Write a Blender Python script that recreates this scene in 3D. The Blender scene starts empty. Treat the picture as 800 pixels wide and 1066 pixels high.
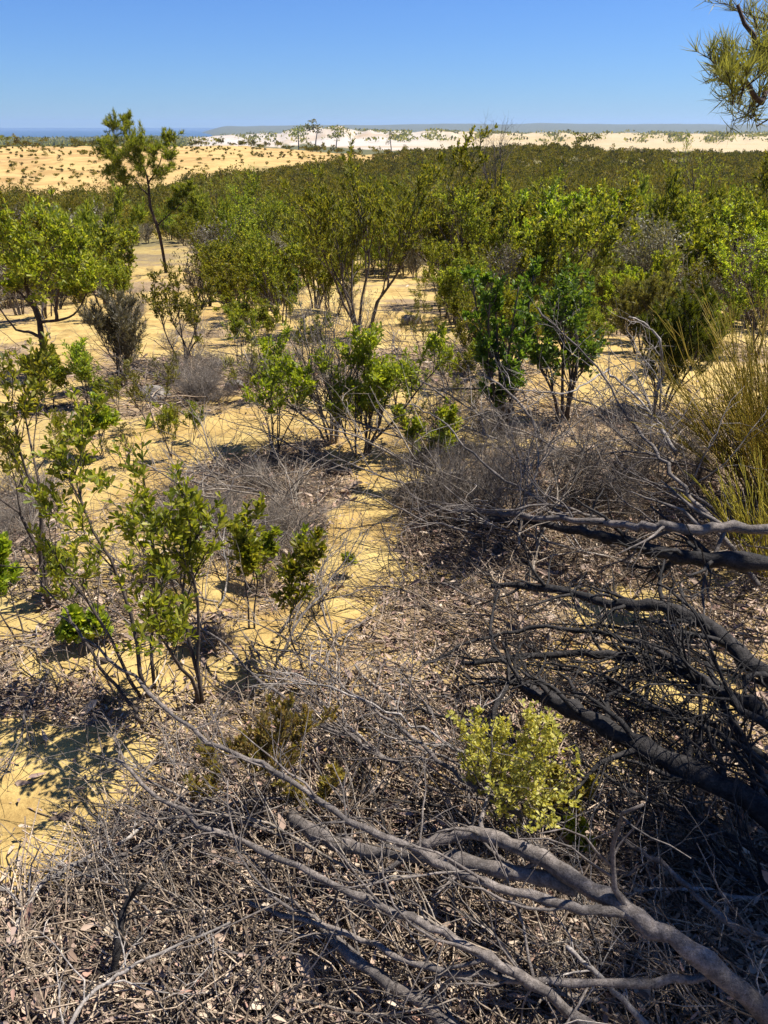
import bpy, math
import numpy as np
from math import radians as R, sin, cos, tan, pi

# ------------------------------------------------------------------ camera, sky, sun
SC = bpy.context.scene
FPX, CX, CY = 800.0, 400.0, 533.0            # focal length and centre in pixels of the 800x1066 picture
PITCH = R(26.6); CAMZ = 2.0
SUN_EL, SUN_AZ = R(61), R(70)                # azimuth clockwise from +Y (ahead) towards +X (right)

cam_d = bpy.data.cameras.new('camera'); cam = bpy.data.objects.new('camera', cam_d)
SC.collection.objects.link(cam); SC.camera = cam
cam.location = (0, 0, CAMZ); cam.rotation_euler = (R(90) - PITCH, 0, 0)
cam_d.sensor_fit = 'VERTICAL'; cam_d.sensor_height = 24.0; cam_d.lens = 24.0 * FPX / 1066.0
cam_d.clip_start = 0.05; cam_d.clip_end = 120000

W = bpy.data.worlds.new('World'); SC.world = W; W.use_nodes = True
nt = W.node_tree; bg = nt.nodes['Background']
sky = nt.nodes.new('ShaderNodeTexSky'); sky.sky_type = 'NISHITA'; sky.sun_disc = False
sky.sun_elevation = SUN_EL; sky.sun_rotation = SUN_AZ
sky.altitude = 0; sky.air_density = 1.0; sky.dust_density = 0.0; sky.ozone_density = 3.4
tnt = nt.nodes.new('ShaderNodeMix'); tnt.data_type = 'RGBA'; tnt.blend_type = 'MULTIPLY'; tnt.inputs[0].default_value = 1; tnt.inputs[7].default_value = (.315, .50, .86, 1)
nt.links.new(sky.outputs['Color'], tnt.inputs[6]); nt.links.new(tnt.outputs[2], bg.inputs['Color']); bg.inputs['Strength'].default_value = 0.076

sd = bpy.data.lights.new('sun', 'SUN'); sd.energy = 5.0; sd.angle = R(0.53); sd.color = (1.0, 0.955, 0.88)
sun = bpy.data.objects.new('sun', sd); SC.collection.objects.link(sun)
sun.rotation_euler = (R(90) - SUN_EL, 0, pi - SUN_AZ)
SC.view_settings.view_transform = 'Standard'; SC.view_settings.look = 'None'
SC.view_settings.exposure = 0.98; SC.view_settings.gamma = 1.0; SC.view_settings.use_curve_mapping = False
SC.cycles.max_bounces = 6; SC.cycles.diffuse_bounces = 3; SC.cycles.glossy_bounces = 1
SC.cycles.transmission_bounces = 3; SC.cycles.transparent_max_bounces = 4; SC.cycles.volume_bounces = 0

# ------------------------------------------------------------------ helpers
COL = SC.collection
def tag(o, label=None, cat=None, group=None, kind=None):
    if label: o['label'] = label
    if cat: o['category'] = cat
    if group: o['group'] = group
    if kind: o['kind'] = kind
    return o
def empty(name, loc=(0, 0, 0), rz=0.0):
    o = bpy.data.objects.new(name, None); COL.objects.link(o)
    o.location = loc; o.rotation_euler = (0, 0, rz); o.empty_display_size = .1
    return o
def mesh_np(name, V, counts, idx, mat, smooth=False, attrs=None):
    me = bpy.data.meshes.new(name)
    V = np.asarray(V, dtype=np.float32); counts = np.asarray(counts, dtype=np.int32); idx = np.asarray(idx, dtype=np.int32)
    me.vertices.add(len(V)); me.vertices.foreach_set('co', V.ravel())
    me.loops.add(len(idx)); me.loops.foreach_set('vertex_index', idx.ravel())
    me.polygons.add(len(counts))
    st = np.zeros(len(counts), dtype=np.int32); st[1:] = np.cumsum(counts)[:-1]
    me.polygons.foreach_set('loop_start', st)
    if smooth: me.polygons.foreach_set('use_smooth', np.ones(len(counts), dtype=bool))
    if attrs:
        for k, a in attrs.items():
            at = me.attributes.new(k, 'FLOAT', 'POINT'); at.data.foreach_set('value', np.asarray(a, dtype=np.float32))
    me.update(calc_edges=True)
    me.materials.append(mat)
    return me
def link(name, me, parent=None):
    o = bpy.data.objects.new(name, me); COL.objects.link(o)
    if parent is not None: o.parent = parent
    return o
class Geo:
    """collects faces of any size and builds them as ONE mesh"""
    def __init__(s): s.V = []; s.F = []; s.C = []; s.n = 0
    def add(s, V, F):          # V (n,3), F (m,k)
        V = np.asarray(V, dtype=np.float64).reshape(-1, 3); F = np.asarray(F)
        s.V.append(V); s.F.append((F + s.n).ravel()); s.C.append(np.full(len(F), F.shape[1])); s.n += len(V)
    def mesh(s, name, mat, smooth=False):
        return mesh_np(name, np.concatenate(s.V), np.concatenate(s.C), np.concatenate(s.F), mat, smooth)
    def build(s, name, mat, parent=None, smooth=False):
        return link(name, s.mesh(name, mat, smooth), parent)
def nrm(a): return a / (np.linalg.norm(a, axis=-1, keepdims=True) + 1e-9)
def tubes(g, P, Rr, k):
    """P (M,N,3) centre lines, Rr (M,N) radii, k sides"""
    P = np.asarray(P, float); Rr = np.asarray(Rr, float)
    if P.ndim == 2: P = P[None]; Rr = Rr[None]
    M, N, _ = P.shape
    T = nrm(np.gradient(P, axis=1))
    m = nrm(P[:, -1] - P[:, 0])
    ref = np.where(np.abs(m[:, 2:3]) < .8, np.array([[0, 0, 1.]]), np.array([[1., 0, 0]]))
    U = nrm(np.cross(T, ref[:, None, :])); Vv = np.cross(T, U)
    a = np.arange(k) * 2 * pi / k
    ring = P[:, :, None] + Rr[:, :, None, None] * (U[:, :, None] * np.cos(a)[None, None, :, None] + Vv[:, :, None] * np.sin(a)[None, None, :, None])
    base = (np.arange(M) * N * k)[:, None, None] + (np.arange(N - 1) * k)[None, :, None]
    i = np.arange(k); j = (i + 1) % k
    F = np.stack([base + i, base + j, base + k + j, base + k + i], -1).reshape(-1, 4)
    g.add(ring, F)
    if k >= 5:      # close the two ends
        e0 = (np.arange(M) * N * k)[:, None] + i[::-1][None]; e1 = (np.arange(M) * N * k + (N - 1) * k)[:, None] + i[None]
        s = g.n - len(ring.reshape(-1, 3))
        g.F.append((np.concatenate([e0, e1]) + s).ravel()); g.C.append(np.full(2 * M, k))
def vnoise(x, y, seed=0, z=None):
    """smooth value noise, numpy"""
    def h(i, j):
        n = (i * 374761393 + j * 668265263 + seed * 974711) & 0x7fffffff
        n = ((n ^ (n >> 13)) * 1274126177) & 0x7fffffff
        return ((n ^ (n >> 16)) & 0xffff) / 65535.0
    x = np.asarray(x, float); y = np.asarray(y, float)
    i = np.floor(x).astype(np.int64); j = np.floor(y).astype(np.int64); fx = x - i; fy = y - j
    fx = fx * fx * (3 - 2 * fx); fy = fy * fy * (3 - 2 * fy)
    return (h(i, j) * (1 - fx) + h(i + 1, j) * fx) * (1 - fy) + (h(i, j + 1) * (1 - fx) + h(i + 1, j + 1) * fx) * fy
def fbm(x, y, seed=0, o=4):
    s = 0; a = .5
    for q in range(o): s = s + a * vnoise(x * 2 ** q, y * 2 ** q, seed + q * 17); a *= .5
    return s          # about 0..0.94
def sstep(a, b, x):
    t = np.clip((x - a) / (b - a), 0, 1); return t * t * (3 - 2 * t)

# ------------------------------------------------------------------ terrain
KD = np.array([0, 5, 8, 12, 20, 30, 45, 70, 110, 150, 220, 260, 330, 500, 900, 1500, 2200, 3200, 6000, 9000, 14000, 60000.])
KC = np.array([0, 0, -.12, -.6, -1.7, -2.7, -3.6, -4.8, -5.9, -5.9, -5.4, -5.6, -8, -12, -17, -20, -22, -26, -30, -29, -30, -30.])
KL = np.array([0, 0, -.12, -.6, -1.7, -2.7, -3.9, -5.3, -6.6, -5.8, -3.3, -3.0, -7, -15, -22, -27, -29, -33, -36, -38, -40, -40.])
def terrain(x, y):
    x = np.asarray(x, float); y = np.asarray(y, float)
    d = np.hypot(x, y); az = np.degrees(np.arctan2(x, y))
    ld = np.log1p(d)
    w = sstep(-12, 0, az)
    z = np.interp(ld, np.log1p(KD), KL) * (1 - w) + np.interp(ld, np.log1p(KD), KC) * w
    # low rise crowned with scrub to the right of the centre, small roll of the crest
    z = z + 1.9 * np.exp(-((az - 10.5) / 4.5) ** 2 - ((d - 215) / 45.) ** 2)
    far = sstep(60, 200, d) * (1 - sstep(400, 800, d))
    z = z + far * 1.6 * (fbm(x / 45., y / 45., 5) - .47)
    mid = sstep(5, 14, d) * (1 - sstep(300, 600, d))
    z = z + mid * .7 * (fbm(x / 6., y / 6., 9) - .47)
    near = 1 - sstep(60, 120, d)
    z = z + near * (.16 * (fbm(x / 1.1, y / 1.1, 3) - .47) + .03 * (fbm(x / .23, y / .23, 4, 3) - .44))
    # white dunes about two kilometres out and the long low coastal hills behind
    dn = sstep(1100, 1500, d) * (1 - sstep(2500, 3000, d)) * sstep(-14.5, -10.5, az)
    hz = 14 + 9 * np.exp(-((az + 4.3) / 2.6) ** 2) + 4 * sstep(-10, -6, az) - 5 * sstep(3, 9, az)
    z = z + dn * (hz * (.62 + .95 * (fbm(az * 1.1, d / 420., 21) - .38)))
    hl = np.exp(-((d - 8200) / 1500.) ** 2) * sstep(-13, -10, az)
    z = z + hl * (50 + 26 * (fbm(az / 2.6, d / 3000., 31) - .45) + 8 * sstep(-2, 3, az))
    # low point of land on the left, in front of the sea
    z = z + 9 * np.exp(-((d - 2600) / 500.) ** 2) * (1 - sstep(-14, -11, az)) * fbm(az / 3, d / 800., 41)
    # the sea bed on the far left
    sea = (1 - sstep(-13, -10.5, az)) * sstep(3400, 4200, d)
    z = z - sea * 30
    return z
def ray(px, py):
    a = (px - CX) / FPX; b = (CY - py) / FPX
    return np.array([a, cos(PITCH) + b * sin(PITCH), -sin(PITCH) + b * cos(PITCH)])
TT = np.concatenate([np.arange(.5, 8, .02), 8 * 1.004 ** np.arange(0, 1300)])
def hit(px, py, h=0.0):
    """where the line of sight through a picture point comes down to h metres above the ground"""
    r = ray(px, py); p = np.array([0, 0, CAMZ]) + r * TT[:, None]
    k = int(np.argmax(p[:, 2] - h <= terrain(p[:, 0], p[:, 1]))); lo, hi = TT[max(k - 1, 0)], TT[k]
    for _ in range(9):
        m = (lo + hi) / 2; q = np.array([0, 0, CAMZ]) + r * m
        if q[2] - h <= terrain(q[0], q[1]): hi = m
        else: lo = m
    return np.array([0, 0, CAMZ]) + r * hi
def project(x, y, z):
    dz = z - CAMZ
    f = y * cos(PITCH) - dz * sin(PITCH); u = y * sin(PITCH) + dz * cos(PITCH)
    f = np.where(f < .05, .05, f)
    return CX + FPX * x / f, CY - FPX * u / f, f
def ell(px, py, L):
    """strongest of soft ellipses (cx,cy,rx,ry,weight)"""
    out = np.zeros_like(np.asarray(px, float))
    for cx, cy, rx, ry, w in L:
        q = ((px - cx) / rx) ** 2 + ((py - cy) / ry) ** 2
        out = np.maximum(out, w * (1 - sstep(.55, 1.35, q)))
    return out
# open sand and littered ground as laid out on the hillside
BARE = [(15, 835, 110, 95, 1.4), (105, 800, 66, 50, 1.3), (10, 780, 60, 44, 1.2), (225, 452, 95, 20, 1), (400, 480, 62, 30, 1), (385, 545, 45, 35, .9), (378, 590, 44, 30, 1), (440, 425, 55, 18, .9), (110, 335, 80, 26, .95),
        (290, 320, 110, 18, .9), (430, 345, 90, 14, .8), (70, 365, 40, 22, .8), (300, 665, 60, 28, .95), (225, 620, 55, 20, .9), (15, 640, 36, 22, .95), (150, 690, 60, 22, .8), (340, 640, 40, 16, .85), (60, 690, 40, 14, .7), (10, 500, 30, 14, .7), (560, 330, 60, 40, .5), (240, 700, 40, 18, .75),
        (650, 640, 70, 26, .5), (720, 730, 60, 30, .6), (600, 690, 80, 18, .35), (30, 485, 50, 14, .6), (300, 690, 35, 14, .6), (640, 800, 40, 20, .6), (320, 290, 60, 10, .6), (190, 285, 80, 8, .7)]
LITT = [(270, 525, 110, 60, 1), (15, 540, 60, 48, 1), (600, 540, 230, 80, 1), (200, 395, 100, 22, .8), (330, 470, 60, 14, .9), (440, 370, 60, 14, .7), (150, 650, 120, 40, .5), (70, 720, 80, 30, .7), (470, 650, 130, 50, .8), (450, 395, 50, 10, .8), (450, 450, 30, 6, .8)]
def litter_cover(x, y, z=None):
    if z is None: z = terrain(x, y)
    px, py, f = project(x, y, z)
    strip = sstep(.36, .52, fbm(x * .45 + 3, y * 1.1, 57)) * sstep(4.5, 6, f) * (1 - sstep(40, 60, f)) * .72
    base = .29 + .31 * sstep(560, 640, py) + .2 * sstep(800, 880, py)
    wob = (fbm(x * 1.3 + 7, y * 1.3, 55) - .47)
    pxw = px + wob * 60 * np.clip(4 / f, .1, 1.5); pyw = py + (fbm(x * 1.7, y * 1.7 + 3, 56) - .47) * 50 * np.clip(3 / f, .05, 1.3)
    b = ell(pxw, pyw, BARE); l = ell(pxw, pyw, LITT)
    c = np.maximum(np.maximum(base, l) * (1 - b), strip * (1 - .75 * b))
    c = np.where(f < .2, .7, c)
    return np.clip(c + .5 * wob * (1 - np.clip(b, 0, 1)), 0, 1)

# ------------------------------------------------------------------ materials
def newmat(name):
    m = bpy.data.materials.new(name); m.use_nodes = True
    n = m.node_tree.nodes; l = m.node_tree.links
    return m, n, l, n['Principled BSDF'], n['Material Output']
def ramp(n, stops, interp='LINEAR'):
    r = n.new('ShaderNodeValToRGB'); e = r.color_ramp.elements; r.color_ramp.interpolation = interp
    e[0].position = stops[0][0]; e[0].color = (*stops[0][1], 1)
    e[1].position = stops[-1][0]; e[1].color = (*stops[-1][1], 1)
    for p, c in stops[1:-1]:
        q = e.new(p); q.color = (*c, 1)
    return r
def mixrgb(n, l, fac, a, b, mode='MIX'):
    m = n.new('ShaderNodeMix'); m.data_type = 'RGBA'; m.blend_type = mode
    for s, v in ((0, fac), (6, a), (7, b)):
        if isinstance(v, (int, float)): m.inputs[s].default_value = v
        elif isinstance(v, tuple): m.inputs[s].default_value = (*v, 1)
        else: l.new(v, m.inputs[s])
    return m.outputs[2]
def noise(n, l, scale, detail=4, rough=.6, vec=None):
    t = n.new('ShaderNodeTexNoise'); t.inputs['Scale'].default_value = scale; t.inputs['Detail'].default_value = detail; t.inputs['Roughness'].default_value = rough
    if vec is not None: l.new(vec, t.inputs['Vector'])
    return t.outputs['Fac']
def leaf_mat(name, cols, trans=.45, rough=.45, spec=.35, patch=False):
    """cols: 3-4 natural leaf colours picked leaf by leaf; thin leaves let some light through"""
    m, n, l, P, O = newmat(name)
    g = n.new('ShaderNodeNewGeometry'); oi = n.new('ShaderNodeObjectInfo')
    k = len(cols); r = ramp(n, [(i / (k - 1) * .96 + .02, c) for i, c in enumerate(cols)])
    l.new(g.outputs['Random Per Island'], r.inputs['Fac'])
    hs = n.new('ShaderNodeHueSaturation'); l.new(r.outputs['Color'], hs.inputs['Color'])
    mr = n.new('ShaderNodeMapRange'); mr.inputs['To Min'].default_value = .62; mr.inputs['To Max'].default_value = 1.4
    l.new(oi.outputs['Random'], mr.inputs['Value']); l.new(mr.outputs[0], hs.inputs['Value'])
    mr2 = n.new('ShaderNodeMapRange'); mr2.inputs['To Min'].default_value = .475; mr2.inputs['To Max'].default_value = .525
    l.new(oi.outputs['Random'], mr2.inputs['Value']); l.new(mr2.outputs[0], hs.inputs['Hue'])
    if patch:     # different species grow in drifts: greener, greyer and yellower shrubs
        t = n.new('ShaderNodeTexNoise'); t.inputs['Scale'].default_value = .33; t.inputs['Detail'].default_value = 2; l.new(g.outputs['Position'], t.inputs['Vector'])
        pr = ramp(n, [(.33, (.50, .50, .8)), (.43, (.72, .78, .80)), (.50, (1.1, 1.15, .75)), (.57, (1.6, 1.5, .8)), (.66, (.95, .82, 1.1))]); l.new(t.outputs['Fac'], pr.inputs['Fac'])
        hc = mixrgb(n, l, 1.0, hs.outputs['Color'], pr.outputs['Color'], 'MULTIPLY')
    else: hc = hs.outputs['Color']
    l.new(hc, P.inputs['Base Color'])
    P.inputs['Roughness'].default_value = rough; P.inputs['Specular IOR Level'].default_value = spec
    tr = n.new('ShaderNodeBsdfTranslucent')
    tc = mixrgb(n, l, 1.0, hc, (1.5, 1.4, .55), 'MULTIPLY'); l.new(tc, tr.inputs['Color'])
    mx = n.new('ShaderNodeMixShader'); mx.inputs[0].default_value = trans
    l.new(P.outputs[0], mx.inputs[1]); l.new(tr.outputs[0], mx.inputs[2]); l.new(mx.outputs[0], O.inputs['Surface'])
    return m
def bark_mat(name, dark, light, scale=30, bump=.4, island=False):
    m, n, l, P, O = newmat(name)
    tc = n.new('ShaderNodeTexCoord')
    a = noise(n, l, scale, 6, .7, tc.outputs['Object']); b = noise(n, l, scale * .18, 3, .5, tc.outputs['Object'])
    r = ramp(n, [(.3, dark), (.52, tuple((p + q) / 2 for p, q in zip(dark, light))), (.72, light)]); l.new(a, r.inputs['Fac'])
    r2 = ramp(n, [(.35, (.55, .55, .55)), (.65, (1.15, 1.12, 1.08))]); l.new(b, r2.inputs['Fac'])
    c = mixrgb(n, l, 1.0, r.outputs['Color'], r2.outputs['Color'], 'MULTIPLY')
    e = noise(n, l, scale * 5, 4, .75, tc.outputs['Object']); r4 = ramp(n, [(.36, (.45, .42, .40)), (.5, (1, 1, 1)), (.66, (1.3, 1.3, 1.28))]); l.new(e, r4.inputs['Fac'])
    c = mixrgb(n, l, .8, c, r4.outputs['Color'], 'MULTIPLY')
    if bump:
        vo = n.new('ShaderNodeTexVoronoi'); vo.feature = 'DISTANCE_TO_EDGE'; vo.inputs['Scale'].default_value = scale * .9
        wv = n.new('ShaderNodeVectorMath'); wv.operation = 'MULTIPLY_ADD'; cv = n.new('ShaderNodeCombineXYZ'); l.new(a, cv.inputs[0]); l.new(e, cv.inputs[1]); l.new(b, cv.inputs[2])
        l.new(cv.outputs[0], wv.inputs[0]); wv.inputs[1].default_value = (.05, .05, .05); l.new(tc.outputs['Object'], wv.inputs[2]); l.new(wv.outputs[0], vo.inputs['Vector'])
        r5 = ramp(n, [(.0, (.42, .38, .36)), (.05, (.85, .83, .8)), (.12, (1, 1, 1))]); l.new(vo.outputs['Distance'], r5.inputs['Fac'])
        c = mixrgb(n, l, .55, c, r5.outputs['Color'], 'MULTIPLY')
    if island:
        g = n.new('ShaderNodeNewGeometry'); r3 = ramp(n, [(0, (.25, .23, .22)), (.55, (.8, .76, .72)), (1, (1.6, 1.58, 1.55))]); l.new(g.outputs['Random Per Island'], r3.inputs['Fac'])
        c = mixrgb(n, l, 1.0, c, r3.outputs['Color'], 'MULTIPLY')
    l.new(c, P.inputs['Base Color']); P.inputs['Roughness'].default_value = .8; P.inputs['Specular IOR Level'].default_value = .25
    if bump:
        bp = n.new('ShaderNodeBump'); bp.inputs['Strength'].default_value = bump; bp.inputs['Distance'].default_value = .01
        sm = n.new('ShaderNodeMath'); sm.operation = 'MULTIPLY_ADD'; l.new(e, sm.inputs[0]); sm.inputs[1].default_value = .5; l.new(a, sm.inputs[2]); l.new(sm.outputs[0], bp.inputs['Height']); l.new(bp.outputs[0], P.inputs['Normal'])
    return m
def flake_mat(name, cols):
    m, n, l, P, O = newmat(name)
    g = n.new('ShaderNodeNewGeometry'); k = len(cols)
    r = ramp(n, [(i / (k - 1), c) for i, c in enumerate(cols)]); l.new(g.outputs['Random Per Island'], r.inputs['Fac'])
    l.new(r.outputs['Color'], P.inputs['Base Color']); P.inputs['Roughness'].default_value = .7; P.inputs['Specular IOR Level'].default_value = .3
    return m
MG = {
 'broad': leaf_mat('leaf_bright_green', [(.085, .115, .012), (.175, .215, .018), (.27, .295, .028), (.38, .37, .06)], .52),
 'mid': leaf_mat('leaf_heath_green', [(.070, .090, .014), (.135, .160, .021), (.215, .225, .030), (.31, .29, .055)], .5, .55, .2),
 'lime': leaf_mat('leaf_lime_green', [(.13, .17, .013), (.23, .26, .022), (.33, .34, .04)], .5),
 'olive': leaf_mat('leaf_olive', [(.10, .10, .03), (.16, .15, .045), (.22, .20, .065)], .4, .5, .2),
 'dark': leaf_mat('leaf_dark_green', [(.045, .072, .012), (.090, .130, .016), (.16, .20, .028)], .45, .45, .3),
 'pale': leaf_mat('leaf_pale_yellow_green', [(.28, .28, .05), (.43, .40, .085), (.58, .52, .16)], .45),
 'gold': leaf_mat('stem_golden_green', [(.19, .18, .022), (.34, .29, .032), (.50, .40, .06)], .25),
 'grey': leaf_mat('leaf_grey_brown', [(.08, .07, .045), (.14, .12, .075), (.20, .175, .11)], .2),
 'dry': leaf_mat('leaf_dry_olive', [(.22, .16, .06), (.34, .27, .08), (.26, .26, .06), (.48, .37, .16)], .4),
 'farg': leaf_mat('leaf_far_heath', [(.085, .096, .022), (.150, .162, .030), (.22, .22, .045), (.29, .27, .07)], .36, .7, .1, patch=True),
}
BK = bark_mat('bark_brown_grey', (.045, .033, .026), (.19, .155, .13), 38)
BKT = bark_mat('bark_tree', (.035, .022, .018), (.12, .085, .07), 18)
DEADM = bark_mat('weathered_dead_wood', (.075, .064, .058), (.30, .262, .235), 45, .6)
DEADG = bark_mat('pale_grey_dead_wood', (.17, .15, .135), (.50, .46, .42), 45, .4)
CHAR = bark_mat('charred_wood', (.006, .0055, .006), (.075, .068, .064), 32, .8)
GREYT = bark_mat('grey_brushwood', (.12, .105, .09), (.50, .445, .375), 60, 0, True)
TWIGM = bark_mat('litter_twig', (.11, .085, .065), (.58, .475, .36), 50, 0, True)

def duff_o(n, l, pos):
    r = ramp(n, [(.38, (0, 0, 0)), (.56, (1, 1, 1))]); l.new(noise(n, l, .11, 6, .72, pos), r.inputs['Fac']); return r.outputs['Color']
def ground_mat():
    m, n, l, P, O = newmat('sandy_ground')
    geo = n.new('ShaderNodeNewGeometry'); pos = geo.outputs['Position']
    def at(nm):
        a = n.new('ShaderNodeAttribute'); a.attribute_name = nm; return a.outputs['Fac']
    lit, scrub, white = at('litter'), at('scrub'), at('white')
    a = noise(n, l, 1.1, 5, .6, pos); b = noise(n, l, 9, 6, .7, pos); c = noise(n, l, 130, 3, .7, pos); d = noise(n, l, .05, 4, .6, pos)
    sand = ramp(n, [(.28, (.37, .245, .088)), (.44, (.475, .345, .118)), (.66, (.55, .445, .168))]); l.new(a, sand.inputs['Fac'])
    farr = ramp(n, [(.35, (.34, .205, .085)), (.5, (.42, .29, .115)), (.66, (.48, .37, .16))]); l.new(d, farr.inputs['Fac'])
    s = mixrgb(n, l, .35, sand.outputs['Color'], farr.outputs['Color'])
    g = ramp(n, [(.3, (.80, .78, .76)), (.62, (1.06, 1.06, 1.06))]); l.new(c, g.inputs['Fac'])
    s = mixrgb(n, l, .8, s, g.outputs['Color'], 'MULTIPLY')
    e = noise(n, l, 3.1, 8, .78, pos); cr = ramp(n, [(.38, (.50, .43, .40)), (.47, (.82, .78, .76)), (.58, (1.04, 1.04, 1.04))]); l.new(e, cr.inputs['Fac'])
    s = mixrgb(n, l, .75, s, cr.outputs['Color'], 'MULTIPLY')
    duff = ramp(n, [(.3, (.10, .068, .042)), (.5, (.23, .16, .10)), (.7, (.38, .285, .155))]); l.new(b, duff.inputs['Fac'])
    # crumbly edge between sand and duff
    mm = n.new('ShaderNodeMath'); mm.operation = 'ADD'; l.new(lit, mm.inputs[0])
    m2 = n.new('ShaderNodeMath'); m2.operation = 'MULTIPLY_ADD'; l.new(b, m2.inputs[0]); m2.inputs[1].default_value = 1.5; m2.inputs[2].default_value = -.8; l.new(m2.outputs[0], mm.inputs[1])
    mr = n.new('ShaderNodeMapRange'); mr.interpolation_type = 'SMOOTHSTEP'; mr.inputs['From Min'].default_value = .25; mr.inputs['From Max'].default_value = .75; l.new(mm.outputs[0], mr.inputs['Value'])
    s = mixrgb(n, l, mr.outputs[0], s, duff.outputs['Color'])
    sc = ramp(n, [(.35, (.07, .075, .03)), (.65, (.13, .12, .055))]); l.new(d, sc.inputs['Fac'])
    s = mixrgb(n, l, scrub, s, sc.outputs['Color'])
    s = mixrgb(n, l, at('ochre'), s, mixrgb(n, l, duff_o(n, l, pos), (.30, .175, .065), (.47, .32, .125)))
    wn = noise(n, l, .006, 5, .6, pos)
    wr = ramp(n, [(.3, (.36, .27, .17)), (.55, (.44, .39, .33))]); l.new(wn, wr.inputs['Fac'])
    s = mixrgb(n, l, white, s, wr.outputs['Color'])
    l.new(s, P.inputs['Base Color']); P.inputs['Roughness'].default_value = .95; P.inputs['Specular IOR Level'].default_value = .1
    ad = n.new('ShaderNodeMath'); ad.operation = 'MULTIPLY_ADD'; l.new(b, ad.inputs[0]); ad.inputs[1].default_value = 1.0
    cm = n.new('ShaderNodeMath'); cm.operation = 'MULTIPLY'; l.new(c, cm.inputs[0]); cm.inputs[1].default_value = .22; l.new(cm.outputs[0], ad.inputs[2])
    bp = n.new('ShaderNodeBump'); bp.inputs['Strength'].default_value = .55; bp.inputs['Distance'].default_value = .03
    l.new(ad.outputs[0], bp.inputs['Height']); l.new(bp.outputs[0], P.inputs['Normal'])
    return m
GM = ground_mat()

# ------------------------------------------------------------------ ground, sea
def build_ground():
    fr = np.radians(np.arange(-36, 36.01, .2)); bk = np.radians(np.arange(39, 322, 3.))
    az = np.concatenate([fr, bk]); na = len(az)
    rr = [0.25]
    while rr[-1] < 62000: rr.append(rr[-1] * (1.016 if rr[-1] < 3500 else 1.05))
    rr = np.array(rr); nr = len(rr)
    Rg, A = np.meshgrid(rr, az, indexing='ij')
    X = Rg * np.sin(A); Y = Rg * np.cos(A); Z = terrain(X, Y)
    lit = litter_cover(X, Y, Z); lit = np.where(Rg > 60, .30 * lit + .5 * sstep(.50, .64, fbm(X / 9., Y / 16., 58)) * (Rg < 300), lit)
    d = Rg; deg = np.degrees(np.arctan2(X, Y))
    # scrub colour underneath the heath; bare yellow slopes on the left; white dunes far out
    px, py, f = project(X, Y, Z)
    heath = sstep(22, 45, d)
    nz = fbm(X / 7., Y / 7., 71)
    sc = heath * np.clip(.35 + 1.2 * (nz - .45), 0, .7)
    sc = np.where(d > 80, np.maximum(sc, .85 * sstep(80, 100, d)), sc)
    dlo = 104 + 80 * sstep(-24, 1, deg) ** 1.2 + 40 * (nz - .47)
    yel = sstep(0, 22, d - dlo) * (1 - sstep(262, 290, d)) * (1 - sstep(-1, 2, deg + 8 * (nz - .5)))
    sc = sc * (1 - yel)
    sc = np.where(d > 262, sstep(262, 275, d), sc)
    d1 = 1150 - 500 * sstep(-6, 0, deg); dune = sstep(d1, d1 + 80, d + 300 * (fbm(deg * 2, d / 200, 73) - .5)) * (1 - sstep(2700, 3000, d)) * sstep(-13.5, -11.5, deg)
    patch = sstep(.56, .64, fbm(deg * .8, d / 260., 77)) * sstep(1500, 1700, d)
    dune = dune * (1 - .85 * patch * (1 - sstep(-3, 1, deg) * .2))
    strip = (1 - sstep(.03, .06, np.abs((d - 1900) / 1900.))) * (1 - sstep(-19, -14, deg)) * sstep(.45, .55, fbm(deg * 1.5, d / 300, 79))
    dune0 = dune; wh = np.maximum(dune, .7 * strip); sc = np.where(d > 262, sc * (1 - wh), sc); wh = wh * (1 - .62 * sstep(-1, 9, deg))
    # sandy clearings on the heath slope to the right
    clr = (1 - sstep(.0, .03, np.abs(deg - 17) / 100.)) * sstep(180, 190, d) * (1 - sstep(225, 240, d)) * sstep(.42, .5, fbm(X / 9, Y / 9, 81))
    sc = sc * (1 - clr)
    V = np.stack([X, Y, Z], -1).reshape(-1, 3)
    i = np.arange(nr - 1)[:, None]; j = np.arange(na)[None]; jn = (j + 1) % na
    F = np.stack([i * na + j, i * na + jn, (i + 1) * na + jn, (i + 1) * na + j], -1).reshape(-1, 4)[:, ::-1]
    V = np.concatenate([V, [[0, 0, terrain(0, 0)]]]); c = len(V) - 1
    T = np.stack([np.full(na, c), np.arange(na), (np.arange(na) + 1) % na], -1)[:, ::-1]
    cnt = np.concatenate([np.full(len(F), 4), np.full(len(T), 3)]); idx = np.concatenate([F.ravel(), T.ravel()])
    ap = lambda a, e: np.concatenate([a.ravel(), [e]])
    me = mesh_np('ground', V, cnt, idx, GM, True, {'litter': ap(lit, .7), 'scrub': ap(sc, 0), 'white': ap(wh, 0), 'ochre': ap(yel * .8, 0)})
    tag(link('ground', me), 'yellow sandy ground with leaf litter, falling away to far white dunes', 'ground', kind='structure')
build_ground()
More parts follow.
